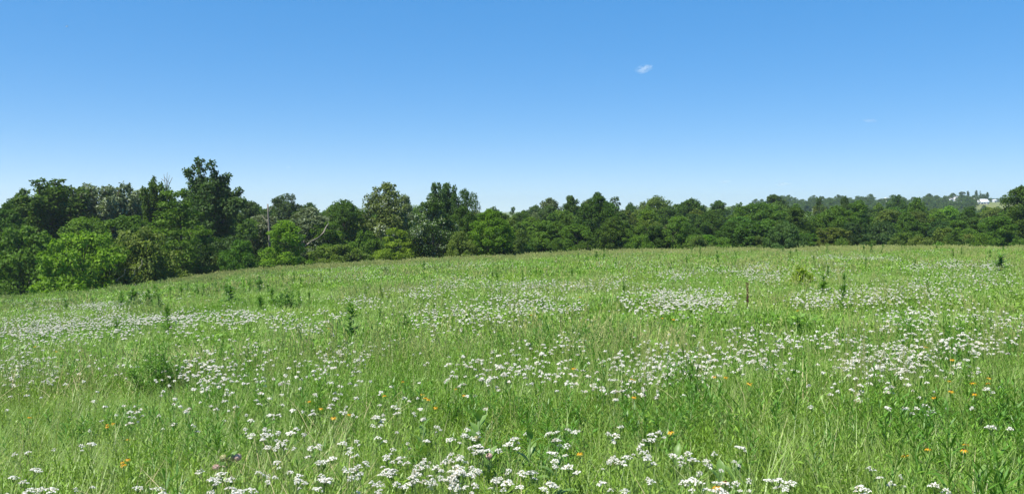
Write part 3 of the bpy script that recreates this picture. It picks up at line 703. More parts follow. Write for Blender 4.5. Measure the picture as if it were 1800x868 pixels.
# ------------------------------------------------------------------ meadow plants, far and near kinds
def grass_clump(seed, n, R, h, w, lean, curve, seg=3):
    rs = RS(seed); mb = MB(); r = R * np.sqrt(rs.rand(n)); a = rs.rand(n) * 6.283
    base = np.stack([r * np.cos(a), r * np.sin(a), np.full(n, -0.03)], 1)
    mb.blades(base, h[0] + (h[1] - h[0]) * rs.rand(n), w[0] + (w[1] - w[0]) * rs.rand(n), a + rs.normal(0, 1.0, n), lean * (0.3 + rs.rand(n)), curve * (0.2 + rs.rand(n)), rs.rand(n), seg)
    return mb.mesh("grass_clump", M_GRASS)
def forb_clump(seed, ns, R, h, L, W, nl, mat=None, top_bud=False):
    rs = RS(seed); mb = MB()
    for k in range(ns):
        r = R * math.sqrt(rs.rand()); a = rs.rand() * 6.283; hh = h[0] + (h[1] - h[0]) * rs.rand()
        b = np.array([r * math.cos(a), r * math.sin(a), -0.03]); ln = rs.normal(0, 0.12, 2)
        t = np.linspace(0, 1, 4)[:, None]; pts = b + t * np.array([ln[0] * hh, ln[1] * hh, hh])
        mb.tube(pts, np.linspace(0.004, 0.002, 4), 3, a=rs.rand() * 0.5, cap=False)
        tl = 0.12 + 0.88 * (np.arange(nl) + rs.rand(nl) * 0.7) / nl; az = np.arange(nl) * 2.4 + rs.rand() * 6
        p = b + tl[:, None] * np.array([ln[0] * hh, ln[1] * hh, hh])
        el = 0.25 + 0.6 * tl + rs.normal(0, .2, nl)
        d = np.stack([np.cos(az) * np.cos(el), np.sin(az) * np.cos(el), np.sin(el)], 1)
        nm = np.stack([-np.cos(az) * np.sin(el), -np.sin(az) * np.sin(el), np.cos(el)], 1) + rs.normal(0, .15, (nl, 3))
        LL = L * (1.15 - 0.55 * tl) * (0.75 + 0.5 * rs.rand(nl))
        mb.leaves(p, d, nm, LL, LL * W, np.clip(0.2 + 0.5 * rs.rand() + 0.3 * rs.rand(nl), 0, 1))
    return mb.mesh("forb_clump", mat or M_FORB)
def low_leaves(seed, n, R, h, L):
    rs = RS(seed); mb = MB(); r = R * np.sqrt(rs.rand(n)); a = rs.rand(n) * 6.28
    p = np.stack([r * np.cos(a), r * np.sin(a), h[0] + (h[1] - h[0]) * rs.rand(n)], 1)
    az = rs.rand(n) * 6.28; d = np.stack([np.cos(az), np.sin(az), rs.normal(0, .3, n)], 1); d /= np.linalg.norm(d, axis=1, keepdims=True)
    nm = rs.normal(0, .35, (n, 3)) + np.array([0, 0, 1.0])
    mb.leaves(p, d, nm, L * (0.6 + 0.8 * rs.rand(n)), L * 0.5, rs.rand(n))
    return mb.mesh("low_leaf_clump", M_FORB)
def dry_stalks(seed, n, R, h, w):
    rs = RS(seed); mb = MB()
    for k in range(n):
        r = R * math.sqrt(rs.rand()); a = rs.rand() * 6.28; hh = h[0] + (h[1] - h[0]) * rs.rand(); l = rs.normal(0, .14, 2) * hh; v = rs.rand()
        b = np.array([r * math.cos(a), r * math.sin(a), 0]); t = np.linspace(0, 1, 4)[:, None]
        pts = b + t * np.array([0, 0, hh]) + t * t * np.array([l[0], l[1], 0])
        mb.tube(pts, np.linspace(w, w * 0.6, 4), 3, a=v, cap=False)
        m = 7; tp = 0.80 + 0.2 * np.arange(m) / m; p = b + tp[:, None] * np.array([0, 0, hh]) + (tp ** 2)[:, None] * np.array([l[0], l[1], 0])
        az = rs.rand(m) * 6.28; d = np.stack([np.cos(az) * .45, np.sin(az) * .45, np.full(m, .9)], 1); d /= np.linalg.norm(d, axis=1, keepdims=True)
        mb.leaves(p, d, np.stack([-np.sin(az), np.cos(az), 0 * az], 1), w * 9, w * 3.2, np.full(m, v))
    return mb.mesh("stalk_clump", M_STRAW)

def head(mb, rs, c, R, nsub, nfl, fs, m=0, lowp=False):
    """flat-topped yarrow head: sub-umbels of small florets on a slight dome"""
    for k in range(nsub):
        rr = R * math.sqrt((k + 0.4) / nsub); a = k * 2.399 + rs.rand() * .5
        sc = c + np.array([rr * math.cos(a), rr * math.sin(a), -0.45 * R * (rr / R) ** 2 + rs.normal(0, .10 * R)])
        q = R / math.sqrt(nsub) * 0.95
        i = np.arange(nfl); r2 = q * np.sqrt((i + .3) / nfl); a2 = i * 2.399 + rs.rand() * 6
        p = sc + np.stack([r2 * np.cos(a2), r2 * np.sin(a2), -0.5 * r2 ** 2 / q + rs.normal(0, .10 * q, nfl)], 1)
        n = 5; an = np.arange(n) * 2 * math.pi / n
        nm = np.stack([r2 * np.cos(a2) / q * .5, r2 * np.sin(a2) / q * .5, np.ones(nfl)], 1) + rs.normal(0, .32, (nfl, 3)); nm /= np.linalg.norm(nm, axis=1, keepdims=True)
        e1 = np.cross(nm, np.array([0.3, 1, 0.1])); e1 /= np.linalg.norm(e1, axis=1, keepdims=True); e2 = np.cross(nm, e1)
        rim = p[:, None, :] + fs * (np.cos(an)[None, :, None] * e1[:, None, :] + np.sin(an)[None, :, None] * e2[:, None, :]) * (0.85 + .3 * rs.rand(nfl, 1, 1))
        top = p + nm * fs * 0.35
        v = np.concatenate([rim, top[:, None, :]], 1).reshape(-1, 3); o = (np.arange(nfl) * (n + 1))[:, None]
        t = np.concatenate([o + np.array([[j, (j + 1) % n, n]]) for j in range(n)], 0)
        mb.add(v, tris=t, a=np.repeat(np.clip(rs.rand(nfl), 0, 1), n + 1), m=m)

def yarrow_parts(seed, h=0.62, far=False):
    """meshes stem (with ferny leaves) and one to three heads, root at the ground"""
    rs = RS(seed); st = MB(); ln = rs.normal(0, .05, 2)
    t = np.linspace(0, 1, 5)[:, None]; fork = 0.72
    P = lambda s: np.array([ln[0] * s * s, ln[1] * s * s, h * s])
    tops = []; nh = 1 + (rs.rand() < .35) + (rs.rand() < .12)
    R0 = 0.030 + 0.012 * rs.rand()
    tops.append((P(1.0), R0))
    for k in range(nh - 1):
        a = rs.rand() * 6.28; d = 0.05 + .04 * rs.rand(); tops.append((P(1.0) + np.array([d * math.cos(a), d * math.sin(a), -.02 - .05 * rs.rand()]), R0 * (.6 + .3 * rs.rand())))
    st.tube(np.array([P(s) for s in np.linspace(0, .96, 5)]), np.linspace(.0035, .002, 5), 4, a=.3, cap=False)
    heads = []
    for c, R in tops:
        for k in range(6):
            a = k * 1.05; e = c + np.array([R * .7 * math.cos(a), R * .7 * math.sin(a), -.2 * R]); b = P(fork + .15) if c is not tops[0][0] else c - np.array([0, 0, .05])
            st.tube(np.array([b, (b + e) / 2 + [0, 0, -.004], e]), [.0016, .0013, .001], 3, a=.5, cap=False)
        hb = MB(); head(hb, rs, c, R, 7, 7, R * (0.15 + .05 * rs.rand())); heads.append(hb)
    nl = 9; tl = .1 + .8 * np.arange(nl) / nl; az = np.arange(nl) * 2.4
    for s, a in zip(tl, az):
        m = 8; u = np.linspace(.1, 1, m); L = .11 * (1.2 - s)
        ax = np.array([math.cos(a) * .8, math.sin(a) * .8, .6]); p = P(s) + u[:, None] * L * ax
        for sg in (-1, 1):
            sd_ = np.array([-math.sin(a), math.cos(a), .3]) * sg + ax * .6; sd_ /= np.linalg.norm(sd_)
            st.leaves(p, np.tile(sd_, (m, 1)), np.tile([0, 0, 1.0], (m, 1)) + rs.normal(0, .2, (m, 3)), L * .35 * (1.1 - u), L * .07, np.full(m, rs.rand()))
    return st, heads

def far_yarrow(seed, h=0.5, R=0.034, nsub=4, nfl=4):
    rs = RS(seed); mb = MB(); mb.tube(np.array([[0, 0, 0], [.01, 0, h * .5], [0, .01, h]]), [.004, .003, .003], 3, a=.4, m=1, cap=False)
    hb = MB()
    head(mb, rs, np.array([0, 0.01, h + .004]), R, nsub, nfl, R * 0.30)
    return mb.mesh("yarrow_head", [M_WHITE, M_STEM])

print("trees built")
# ---- meadow cover
def sample(y0, y1, dens, seed, um=0.70):
    """random points of the meadow wedge between two distances"""
    rs = RS(seed); area = um * (y1 * y1 - y0 * y0) + 3.0 * (y1 - y0); n = int(area * dens)
    y = np.sqrt(y0 * y0 + (y1 * y1 - y0 * y0) * rs.rand(n)); x = (rs.rand(n) * 2 - 1) * (um * y + 1.5)
    keep = y < edge(x / y) + 4 + 5 * vnoise(x / 4, y / 4, 8)
    return x[keep], y[keep], rs
def cover(name, col, kinds, y0, y1, dens, seed, label, s0=0.8, s1=1.3, field=None, tintf=None, hz=None):
    x, y, rs = sample(y0, y1, dens, seed)
    if field is not None:
        k = rs.rand(len(x)) < field(x, y); x, y = x[k], y[k]
    n = len(x); idx = rs.choice(kinds, n)
    s = s0 + (s1 - s0) * rs.rand(n); sz = s * (0.75 + 0.5 * vnoise(x / 2.3, y / 2.3, 11)) * (hz(x, y) if hz else 1)
    tint = tintf(x, y, rs) if tintf else np.zeros(n)
    scatter(name, col, np.stack([x, y, H(x, y)], 1), idx, rs.rand(n) * 6.28, np.stack([s, s, sz], 1), np.clip(tint, 0, 1), label, 0.10, seed)

G_NEAR = source_collection("near_grass", [grass_clump(k, 46, .12, (.20, .52), (.003, .0065), .45, .55) for k in (1, 2, 3)] + [grass_clump(k, 26, .10, (.25, .5), (.006, .011), .5, .8, 4) for k in (4, 5)])
F_NEAR = source_collection("near_forbs", [forb_clump(11, 7, .13, (.22, .46), .058, .24, 22), forb_clump(12, 6, .12, (.25, .5), .075, .17, 24), forb_clump(13, 8, .13, (.15, .36), .045, .42, 16),
                                          forb_clump(14, 5, .10, (.3, .55), .05, .12, 34), low_leaves(15, 60, .15, (.05, .28), .036)])
D_NEAR = source_collection("near_stalks", [dry_stalks(k, 4, .10, (.45, .85), .0022) for k in (21, 22, 23)])
G_MID = source_collection("mid_grass", [grass_clump(k, 42, .24, (.20, .46), (.010, .020), .5, .5, 2) for k in (31, 32, 33)])
F_MID = source_collection("mid_forbs", [forb_clump(k, 9, .24, (.2, .46), .11, .28, 10) for k in (41, 42)] + [low_leaves(43, 60, .28, (.08, .3), .09)])
D_MID = source_collection("mid_stalks", [dry_stalks(k, 7, .25, (.42, .75), .005) for k in (51, 52)])
G_FAR = source_collection("far_grass", [grass_clump(k, 60, .55, (.18, .40), (.024, .045), .45, .4, 2) for k in (61, 62)])
F_FAR = source_collection("far_forbs", [forb_clump(k, 12, .5, (.2, .42), .2, .32, 8) for k in (71, 72)])
D_FAR = source_collection("far_stalks", [dry_stalks(k, 12, .5, (.4, .65), .009) for k in (81, 82)])

M_LUSH = leafy("lush_leaf", (0.055, 0.150, 0.018), (0.135, 0.290, 0.034), transl=0.28, rough=0.45, spec=0.35)
L_NEAR = source_collection("near_weeds", [forb_clump(16, 4, .10, (.32, .58), .10, .22, 22, M_LUSH), forb_clump(17, 5, .12, (.28, .5), .085, .30, 18, M_LUSH), forb_clump(18, 3, .08, (.4, .62), .12, .14, 30, M_LUSH)])
def dead_grass(seed):
    rs = RS(seed); mb = MB(); n = 11; a = rs.rand(n) * 6.28; base = np.stack([.08 * np.cos(a), .08 * np.sin(a), 0 * a + .12], 1)
    mb.blades(base, .22 + .25 * rs.rand(n), .004 + .004 * rs.rand(n), a + rs.normal(0, 1, n), .8 * rs.rand(n), .3 + .7 * rs.rand(n), .6 + .4 * rs.rand(n), 3)
    return mb.mesh("dead_grass", M_DRY)
M_DRY = leafy("dead_grass_blade", (0.34, 0.29, 0.13), (0.52, 0.45, 0.26), transl=0.2, rough=0.8, spec=0.1, thin=(1, 1, 0.8))
X_NEAR = source_collection("near_dead_grass", [dead_grass(k) for k in (1, 2, 3)])
def patch(x, y, s, seed): return vnoise(x / s, y / s, seed)
def fl_forb(x, y): return np.clip(0.45 + 1.3 * (patch(x, y, 1.7, 21) - 0.35) + 0.8 * np.clip((x / np.maximum(y, 1) - 0.38) * 4, 0, 1) * (y < 8), 0.08, 1)
def fl_dry(x, y): return np.clip(1.9 * (patch(x, y, 2.4, 22) - 0.42), 0.03, 1)
def tintg(x, y, rs): return np.clip(0.55 * (patch(x, y, 3.3, 23) - 0.35) + 0.20 * rs.rand(len(x)) + np.interp(y, [10, 50, 90], [0, .14, .30]), 0, 1)
def tintf(x, y, rs): return np.clip(1.2 * (patch(x, y, 2.1, 24) - 0.5) + 0.35 * (rs.rand(len(x)) - .4), 0, .9)
GL = "fine green meadow grass covering the %s of the field"
FL = "leafy green herbs mixed through the grass in the %s of the field"
DL = "thin pale seeding grass stalks in the %s of the field"
cover("meadow_grass", G_NEAR, [0, 1, 2, 0, 1, 3, 4], 3.0, 13, 58, 201, GL % "foreground", tintf=tintg)
cover("meadow_herbs", F_NEAR, [0, 1, 2, 3, 4], 3.0, 13, 95, 202, FL % "foreground", field=fl_forb, tintf=tintf)
cover("leafy_weeds", L_NEAR, [0, 1, 2], 3.0, 14, 26, 221, "taller dark leafy weeds growing in patches in the foreground", field=lambda x, y: np.clip(2.2 * (patch(x, y, 1.3, 41) - .5) + 1.1 * np.clip((x / np.maximum(y, 1) - 0.40) * 5, 0, 1) * (y < 8.5), .03, 1))
cover("dead_grass", X_NEAR, [0, 1, 2], 3.0, 16, 9, 222, "bent dead straw caught in the foreground grass", field=lambda x, y: np.clip(2.4 * (patch(x, y, 1.9, 43) - .48), .02, 1))
cover("dry_grass_stalks", D_NEAR, [0, 1, 2], 3.2, 13, 15, 203, DL % "foreground", field=fl_dry, tintf=lambda x, y, rs: rs.rand(len(x)))
cover("meadow_grass", G_MID, [0, 1, 2], 12, 38, 26, 204, GL % "middle", tintf=tintg)
cover("meadow_herbs", F_MID, [0, 1, 2], 12, 38, 30, 205, FL % "middle", field=fl_forb, tintf=tintf)
cover("dry_grass_stalks", D_MID, [0, 1], 12, 38, 3.2, 206, DL % "middle", field=fl_dry, tintf=lambda x, y, rs: rs.rand(len(x)))
cover("meadow_grass", G_FAR, [0, 1], 36, 99, 7, 207, GL % "far part", tintf=tintg)
cover("meadow_herbs", F_FAR, [0, 1], 36, 99, 6, 208, FL % "far part", field=fl_forb, tintf=tintf)
cover("dry_grass_stalks", D_FAR, [0, 1], 36, 99, .9, 209, DL % "far part", field=lambda x, y: np.clip(.25 + 1.6 * (patch(x, y, 6, 25) - .4), .1, 1), tintf=lambda x, y, rs: rs.rand(len(x)))

cover("tan_grass", D_FAR, [0, 1], 60, 94, 14, 231, "pale tan dry grass along the field's far edge at the foot of the wood", field=lambda x, y: np.clip(1.3 * np.clip((y - edge(x / y) + 9) / 6, 0, 1) * np.interp(x / y, [-.42, -.36, -.2, 0, .5], [0, .9, .9, .3, .2]) * (.4 + .9 * patch(x, y, 3.5, 51)), 0, 1), tintf=lambda x, y, rs: .3 * rs.rand(len(x)))

# ---- yarrow: where the photograph shows its white patches (centre, half size, how full)
PATCH = [(50, 574, 60, 16, 1), (127, 564, 60, 12, 1), (218, 559, 50, 12, .9), (276, 559, 30, 8, .7), (330, 554, 50, 10, .9), (410, 557, 40, 14, .8), (203, 582, 45, 10, .6), (327, 576, 30, 10, .6), (190, 539, 40, 9, .6), (152, 536, 30, 7, .5), (76, 531, 60, 8, .4), (253, 516, 26, 4, .6), (90, 590, 50, 10, .5),
 (45, 640, 46, 34, .8), (368, 640, 46, 26, .9), (390, 668, 60, 22, .3), (483, 559, 40, 8, .6), (531, 574, 50, 12, .5), (584, 551, 30, 9, .4), (635, 527, 26, 8, .7), (693, 507, 36, 5, .6), (741, 515, 34, 9, .7), (780, 498, 40, 8, .5), (817, 490, 40, 6, .4), (893, 503, 46, 8, .7), (767, 556, 56, 16, .7), (855, 545, 56, 16, .9),
 (602, 617, 44, 18, .8), (458, 612, 30, 14, .6), (559, 643, 36, 16, .5), (855, 640, 66, 26, .55), (927, 533, 36, 16, .9), (972, 536, 24, 14, .7), (1010, 539, 16, 10, .7), (969, 500, 56, 7, .7), (928, 503, 36, 6, .6), (1088, 486, 26, 6, .6), (1187, 481, 32, 8, .6), (1154, 528, 60, 16, 1), (1218, 525, 60, 18, .9), (1262, 526, 34, 12, .6),
 (1273, 472, 64, 7, .5), (1331, 464, 30, 9, .6), (1340, 488, 30, 6, .6), (1002, 597, 28, 13, .6), (1082, 627, 36, 12, .8), (1180, 628, 76, 28, 1), (1150, 640, 40, 12, .6), (1309, 578, 28, 11, .9), (1273, 608, 46, 10, .7), (1328, 626, 46, 18, .8), (936, 627, 54, 24, .6), (1000, 655, 50, 14, .4), (1075, 672, 40, 18, .5), (1130, 683, 24, 8, .7),
 (1488, 450, 56, 5, .7), (1557, 453, 24, 4, .7), (1460, 464, 26, 4, .5), (1621, 470, 22, 6, .7), (1682, 464, 30, 8, .7), (1737, 467, 22, 8, .6), (1441, 523, 46, 13, 1), (1538, 515, 54, 13, 1), (1654, 517, 46, 10, .6), (1604, 497, 32, 6, .6), (1585, 564, 54, 22, .5), (1626, 549, 30, 10, .5), (1701, 544, 24, 9, .5), (1742, 551, 28, 9, .5), (1774, 569, 28, 14, .7),
 (1419, 591, 50, 11, .8), (1494, 591, 26, 10, .8), (1556, 606, 46, 12, .5), (1592, 622, 50, 20, 1), (1524, 628, 40, 20, 1), (1682, 608, 54, 14, .8), (1745, 600, 46, 16, .5), (1688, 645, 24, 12, .9), (1600, 645, 34, 10, .6), (1535, 655, 28, 14, .8), (1482, 640, 34, 16, .4), (1370, 600, 26, 18, .4), (1372, 640, 18, 18, .4),
 (1566, 671, 22, 9, 1), (1610, 680, 14, 8, 1), (1492, 685, 36, 8, .8), (1670, 590, 60, 16, .4), (690, 600, 60, 14, .15), (200, 650, 120, 30, .12), (470, 660, 60, 20, .3), (620, 680, 120, 30, .15), (1400, 480, 90, 10, .3), (1700, 490, 80, 12, .35), (620, 480, 90, 8, .2), (1120, 460, 90, 8, .3), (830, 468, 80, 6, .25), (1060, 500, 60, 8, .4)]
def heads_far():
    rs = RS(40); X, Y = [], []
    for cx, cy, rx, ry, wgt in PATCH:
        y0 = ground_at(cx, cy, .55)[1]; hw = FPX * .07 / y0; n = int(wgt * math.pi * rx * ry * 1.25 / (hw * max(hw * .42, 1.0)))
        n = max(n, 4)
        for k in range(n):
            q = rs.rand() ** .6 * (1.9 if rs.rand() < .16 else 1); a = rs.rand() * 6.283
            px, py = cx + rx * 1.15 * q * math.cos(a), cy + ry * 1.2 * q * math.sin(a)
            x, y = ground_at(px, py, .50 + .1 * rs.rand()); X.append(x); Y.append(y)
    x, y, r2 = sample(9, 95, 4.2, 41)            # loose scatter over the whole field
    k = r2.rand(len(x)) < np.clip(1.5 * (patch(x, y, 3.0, 31) - .38), .03, 1) * np.interp(y, [9, 20, 40, 95], [.17, .2, .5, .75])
    return np.concatenate([X, x[k]]), np.concatenate([Y, y[k]])

FRONT = [(962, 751), (980, 757), (905, 772), (918, 774), (1051, 761), (1058, 766), (1092, 742), (1098, 752), (1103, 766), (1125, 762), (1138, 757), (1143, 760), (1145, 789), (1158, 786), (1172, 807), (1180, 803), (1082, 810), (1095, 799), (1105, 795), (1103, 812), (1110, 820), (1128, 805), (1135, 807), (1200, 813), (1204, 818), (1197, 829), (1206, 838), (1215, 841), (1144, 838), (1160, 856), (1141, 857), (1240, 847), (1246, 850), (1218, 852), (1251, 858), (1258, 810), (1272, 808), (1309, 798), (1280, 777), (1288, 830), (1282, 833), (1230, 829), (1258, 792),
 (1002, 777), (1000, 772), (1017, 811), (1035, 811), (933, 820), (937, 822), (965, 804), (972, 796), (908, 797), (910, 848), (924, 858), (957, 849), (995, 857), (1020, 754), (1045, 747),
 (697, 797), (706, 801), (688, 792), (728, 806), (740, 811), (755, 813), (765, 812), (690, 810), (700, 815), (712, 815), (722, 813), (688, 826), (680, 828), (665, 835), (672, 832), (730, 829), (748, 826), (756, 830), (742, 838), (728, 845), (736, 843), (720, 850), (716, 854), (629, 829), (637, 831), (622, 826), (552, 835), (560, 838), (568, 837), (545, 840), (530, 842), (524, 851), (538, 834), (475, 852), (494, 832), (503, 842), (461, 822), (520, 764), (530, 762), (510, 771), (505, 770), (540, 760), (528, 786), (533, 786), (564, 776), (570, 774), (575, 770), (566, 781), (556, 783), (605, 790), (614, 788), (565, 806), (572, 804), (558, 806), (590, 822), (600, 818), (612, 812), (584, 828), (581, 828), (613, 848), (632, 855), (570, 858), (588, 858), (657, 858), (680, 858),
 (759, 773), (766, 771), (770, 769), (757, 752), (763, 751), (755, 745), (798, 776), (800, 777), (795, 787), (821, 751), (826, 753), (818, 757), (815, 762), (823, 768), (845, 782), (850, 788), (848, 790), (877, 768), (884, 772), (895, 777), (800, 800), (805, 812), (812, 808), (795, 806), (820, 806), (826, 808), (790, 820), (798, 826), (806, 824), (814, 820), (780, 830), (776, 836), (788, 832), (795, 842), (770, 822), (764, 826), (774, 814), (783, 816), (800, 838), (812, 840), (762, 833), (820, 838), (830, 815), (765, 842), (862, 845), (870, 849), (880, 842), (893, 834), (898, 832), (830, 858), (845, 857),
 (74, 849), (60, 851), (88, 848), (100, 851), (50, 847), (108, 855), (45, 854), (80, 857), (20, 853), (14, 836), (245, 856), (258, 858), (233, 858), (300, 857), (312, 855), (430, 834), (440, 836), (447, 842), (421, 832), (433, 820), (372, 845), (385, 843), (392, 847), (365, 855), (380, 856), (405, 852), (354, 832), (120, 778), (72, 783), (80, 781), (93, 788), (40, 822), (165, 746), (150, 768), (200, 732), (198, 730),
 (317, 714), (325, 712), (349, 727), (350, 725), (288, 751), (344, 693), (356, 691), (372, 700), (378, 705), (398, 686), (408, 690), (416, 705), (441, 700), (445, 701), (420, 722), (432, 726), (235, 719), (228, 724), (244, 715), (255, 721), (213, 723), (247, 700), (240, 704), (220, 692), (188, 703), (300, 742), (437, 750), (446, 749),
 (1443, 711), (1569, 704), (1625, 717), (1607, 715), (1612, 722), (1620, 724), (1634, 714), (1749, 750), (1745, 753), (1757, 747), (1368, 829), (1360, 832), (1372, 832), (1535, 835), (1540, 833), (1606, 846), (1612, 849), (1636, 854), (1640, 857), (1724, 708), (1767, 682), (1750, 655), (1757, 662),
 (470, 695), (476, 690), (465, 724), (477, 720), (472, 730), (583, 695), (588, 697), (605, 704), (609, 707), (625, 717), (617, 715), (572, 715), (566, 717), (580, 711), (677, 709), (693, 712), (709, 724), (714, 730), (678, 730), (670, 733), (653, 741), (668, 747), (720, 724), (668, 764), (673, 767), (676, 762), (505, 748), (490, 747), (500, 750), (478, 749), (470, 746), (467, 750), (488, 760)]
def yarrow_zone(px, py):
    b = [(0, 130, 800, "in the bottom left corner"), (130, 420, 800, "along the bottom edge, left part"), (420, 660, 800, "in the drift bottom left of centre"), (660, 840, 780, "in the thick bottom-centre clump"),
         (840, 1060, 780, "right of the thick bottom-centre clump"), (1060, 1200, 780, "in the small clump right of centre"), (1200, 1340, 760, "right of the small clump"), (1340, 1800, 800, "in the green growth bottom right")]
    for a, c, t, s in b:
        if a <= px < c and py >= t: return s
    if px < 260: return "above the bottom left corner"
    if px < 460: return "near the pink milkweed balls"
    if px < 760: return "in the grass left of centre"
    if px < 900: return "above the thick bottom-centre clump"
    if px < 1340: return "in the grass right of centre"
    return "below the densest white patch"
ROWS = ['lowest row', 'second row up', 'third row up', 'fourth row up', 'fifth row up', 'sixth row up', 'seventh row up', 'eighth row up', 'ninth row up', 'tenth row up']

def build_yarrow():
    rs = RS(50); hx, hy = heads_far()
    pts = []
    for px, py in FRONT:
        h = .58 + .08 * rs.rand(); x, y = ground_at(px, py, h); pts.append((x, y, h, px, py))
    for k in range(20):                                        # a few more low down on the near edge
        px, py = rs.rand() * 1800, 862 + rs.rand() * 20
        x, y = ground_at(px, py, .6); pts.append((x, y, .55 + .1 * rs.rand(), px, py))
    yd = np.array([p[1] for p in pts]); order = np.argsort(yd)[:300]; rest = [pts[i] for i in np.argsort(yd)[300:]]
    protos, made = [], {}
    for k in range(8):
        st, heads = yarrow_parts(60 + k, .62)
        protos.append((st.mesh("yarrow_stem", M_STEM), [hb.mesh("yarrow_head", M_WHITE) for hb in heads]))
    for i in order:
        x, y, h, px, py = pts[i]; sm, hm = protos[rs.randint(8)]
        r = empty("yarrow_plant", (x, y, float(H(x, y))), rs.rand() * 6.28); r.scale = ((.40 + .52 * rs.rand() ** 1.3) * (1.12 if py > 790 else 1),) * 2 + (h / .62,); r.rotation_euler[0] = rs.normal(.05, .16); r.rotation_euler[1] = rs.normal(0, .16)
        obj("stem", sm, r)
        for m in hm: obj("flower_head", m, r)
        tag(r, None, "flower", "white yarrow plants in the near field"); made.setdefault(yarrow_zone(px, py), []).append((py, px, r))
    items = []
    for zone, L in made.items():                               # rows of up to ten, counted up from the bottom
        L.sort(key=lambda t: -t[0])
        for i, (py, px, r) in enumerate(L): items.append([r, "white yarrow %s, %s" % (zone, ROWS[min(i // 10, 9)]) if len(L) > 10 else "white yarrow " + zone, px])
    ordinals(items)
    X = np.concatenate([hx, [p[0] for p in rest]]); Y = np.concatenate([hy, [p[1] for p in rest]]); n = len(X)
    col = source_collection("yarrow_far", [far_yarrow(90, .52, .034, 6, 5), far_yarrow(91, .55, .03, 5, 5), far_yarrow(92, .5, .04, 7, 5)])
    s = (.40 + .36 * rs.rand(n)) * np.interp(Y, [8, 40, 90], [1.05, 1.1, 1.5])
    sz = .92 + .2 * rs.rand(n)
    print("yarrow far", n)
    scatter("yarrow_flowers", col, np.stack([X, Y, H(X, Y)], 1), rs.randint(0, 3, n), rs.rand(n) * 6.28, np.stack([s, s, sz], 1), rs.rand(n), "drifts of white yarrow flowers across the middle and far field", .12, 7)
build_yarrow()

# ---- yellow flowers with dark cones
YEL = [(1652, 668), (1664, 685), (1653, 698), (1722, 663), (1733, 674), (1728, 675), (1721, 690), (1670, 793), (1698, 788), (1705, 793), (1643, 806), (1608, 608), (1680, 630), (1312, 655), (1261, 651), (1252, 658), (1110, 691), (1200, 754), (1029, 787), (1264, 854), (1271, 858), (560, 698), (564, 711), (590, 720),
       (602, 722), (710, 667), (722, 682), (735, 698), (745, 698), (754, 697), (789, 676), (810, 692), (690, 690), (201, 738), (212, 737), (189, 742), (213, 771), (225, 800), (230, 806), (234, 808), (30, 735), (75, 606), (92, 614), (1015, 526), (1170, 555), (1180, 556), (1008, 637), (1412, 549), (1096, 655), (928, 552), (575, 578), (400, 560)]
def ywhere(px, py):
    if px > 1600 and py > 770: return "in the green growth at the bottom right corner"
    if px > 1690 and py > 650: return "in the far right bunch above the bottom right corner"
    if px > 1640 and py > 650: return "in the trio right of the densest white patch"
    if px > 1400: return "among the white yarrow in the right field"
    if px > 1220 and py > 800: return "at the bottom edge right of centre"
    if px > 1150: return "by the white patch right of centre"
    if px > 900: return "scattered in the middle of the field"
    if px > 780: return "just left of the centre of the field"
    if px > 680: return "in the loose bunch left of centre"
    if px > 500: return "in the small bunch among the left-centre yarrow"
    if px > 215: return "in the low bunch left of the pink milkweed balls"
    if px > 180: return "in the bunch above the low bunch on the left"
    return "near the left edge of the field"
def build_yellow():
    rs = RS(61); st, pe, co = MB(), MB(), MB()
    st.tube(np.array([[0, 0, 0], [.01, 0, .2], [0, .01, .4], [0, 0, .58]]), [.004, .0035, .003, .0025], 5, a=.3)
    nl = 7; az = np.arange(nl) * 2.4; zl = .05 + .4 * np.arange(nl) / nl
    st.leaves(np.stack([0 * az, 0 * az, zl], 1), np.stack([np.cos(az) * .75, np.sin(az) * .75, 0 * az + .65], 1), np.stack([-np.cos(az) * .65, -np.sin(az) * .65, 0 * az + .75], 1), .10 - .06 * zl, .025, rs.rand(nl))
    n = 12; a = np.arange(n) * 6.283 / n + rs.normal(0, .06, n); d = np.stack([np.cos(a), np.sin(a), rs.normal(-.28, .12, n)], 1); d /= np.linalg.norm(d, axis=1, keepdims=True)
    pe.leaves(np.stack([.006 * np.cos(a), .006 * np.sin(a), 0 * a + .585], 1), d, np.array([[0, 0, 1.0]]) + 0 * d, .034 + .006 * rs.rand(n), .014, rs.rand(n))
    an = np.linspace(0, math.pi / 2, 5); co.tube(np.stack([0 * an, 0 * an, .578 + .014 * np.sin(an)], 1), np.maximum(.0095 * np.cos(an), .0008), 9)
    sm, pm, cm = st.mesh("yellow_flower_stem", M_STEM), pe.mesh("yellow_flower_petals", M_PETAL), co.mesh("yellow_flower_cone", M_CONE, True)
    items = []
    for px, py in YEL:
        h = .55 + .1 * rs.rand(); x, y = ground_at(px, py, h)
        r = empty("black_eyed_flower", (x, y, float(H(x, y))), rs.rand() * 6.28); s = (.58 + .26 * rs.rand()) * np.interp(y, [5, 20], [1, 1.35]) * (.80 if px < 900 else 1); r.scale = (s, s, h / .585); r.rotation_euler[0] = rs.normal(0, .13); r.rotation_euler[1] = rs.normal(0, .13)
        obj("stem", sm, r); obj("petals", pm, r); obj("cone", cm, r)
        tag(r, None, "flower", "yellow flowers with dark cones in the field"); items.append([r, "yellow dark-centred flower " + ywhere(px, py), px])
    ordinals(items)
build_yellow()

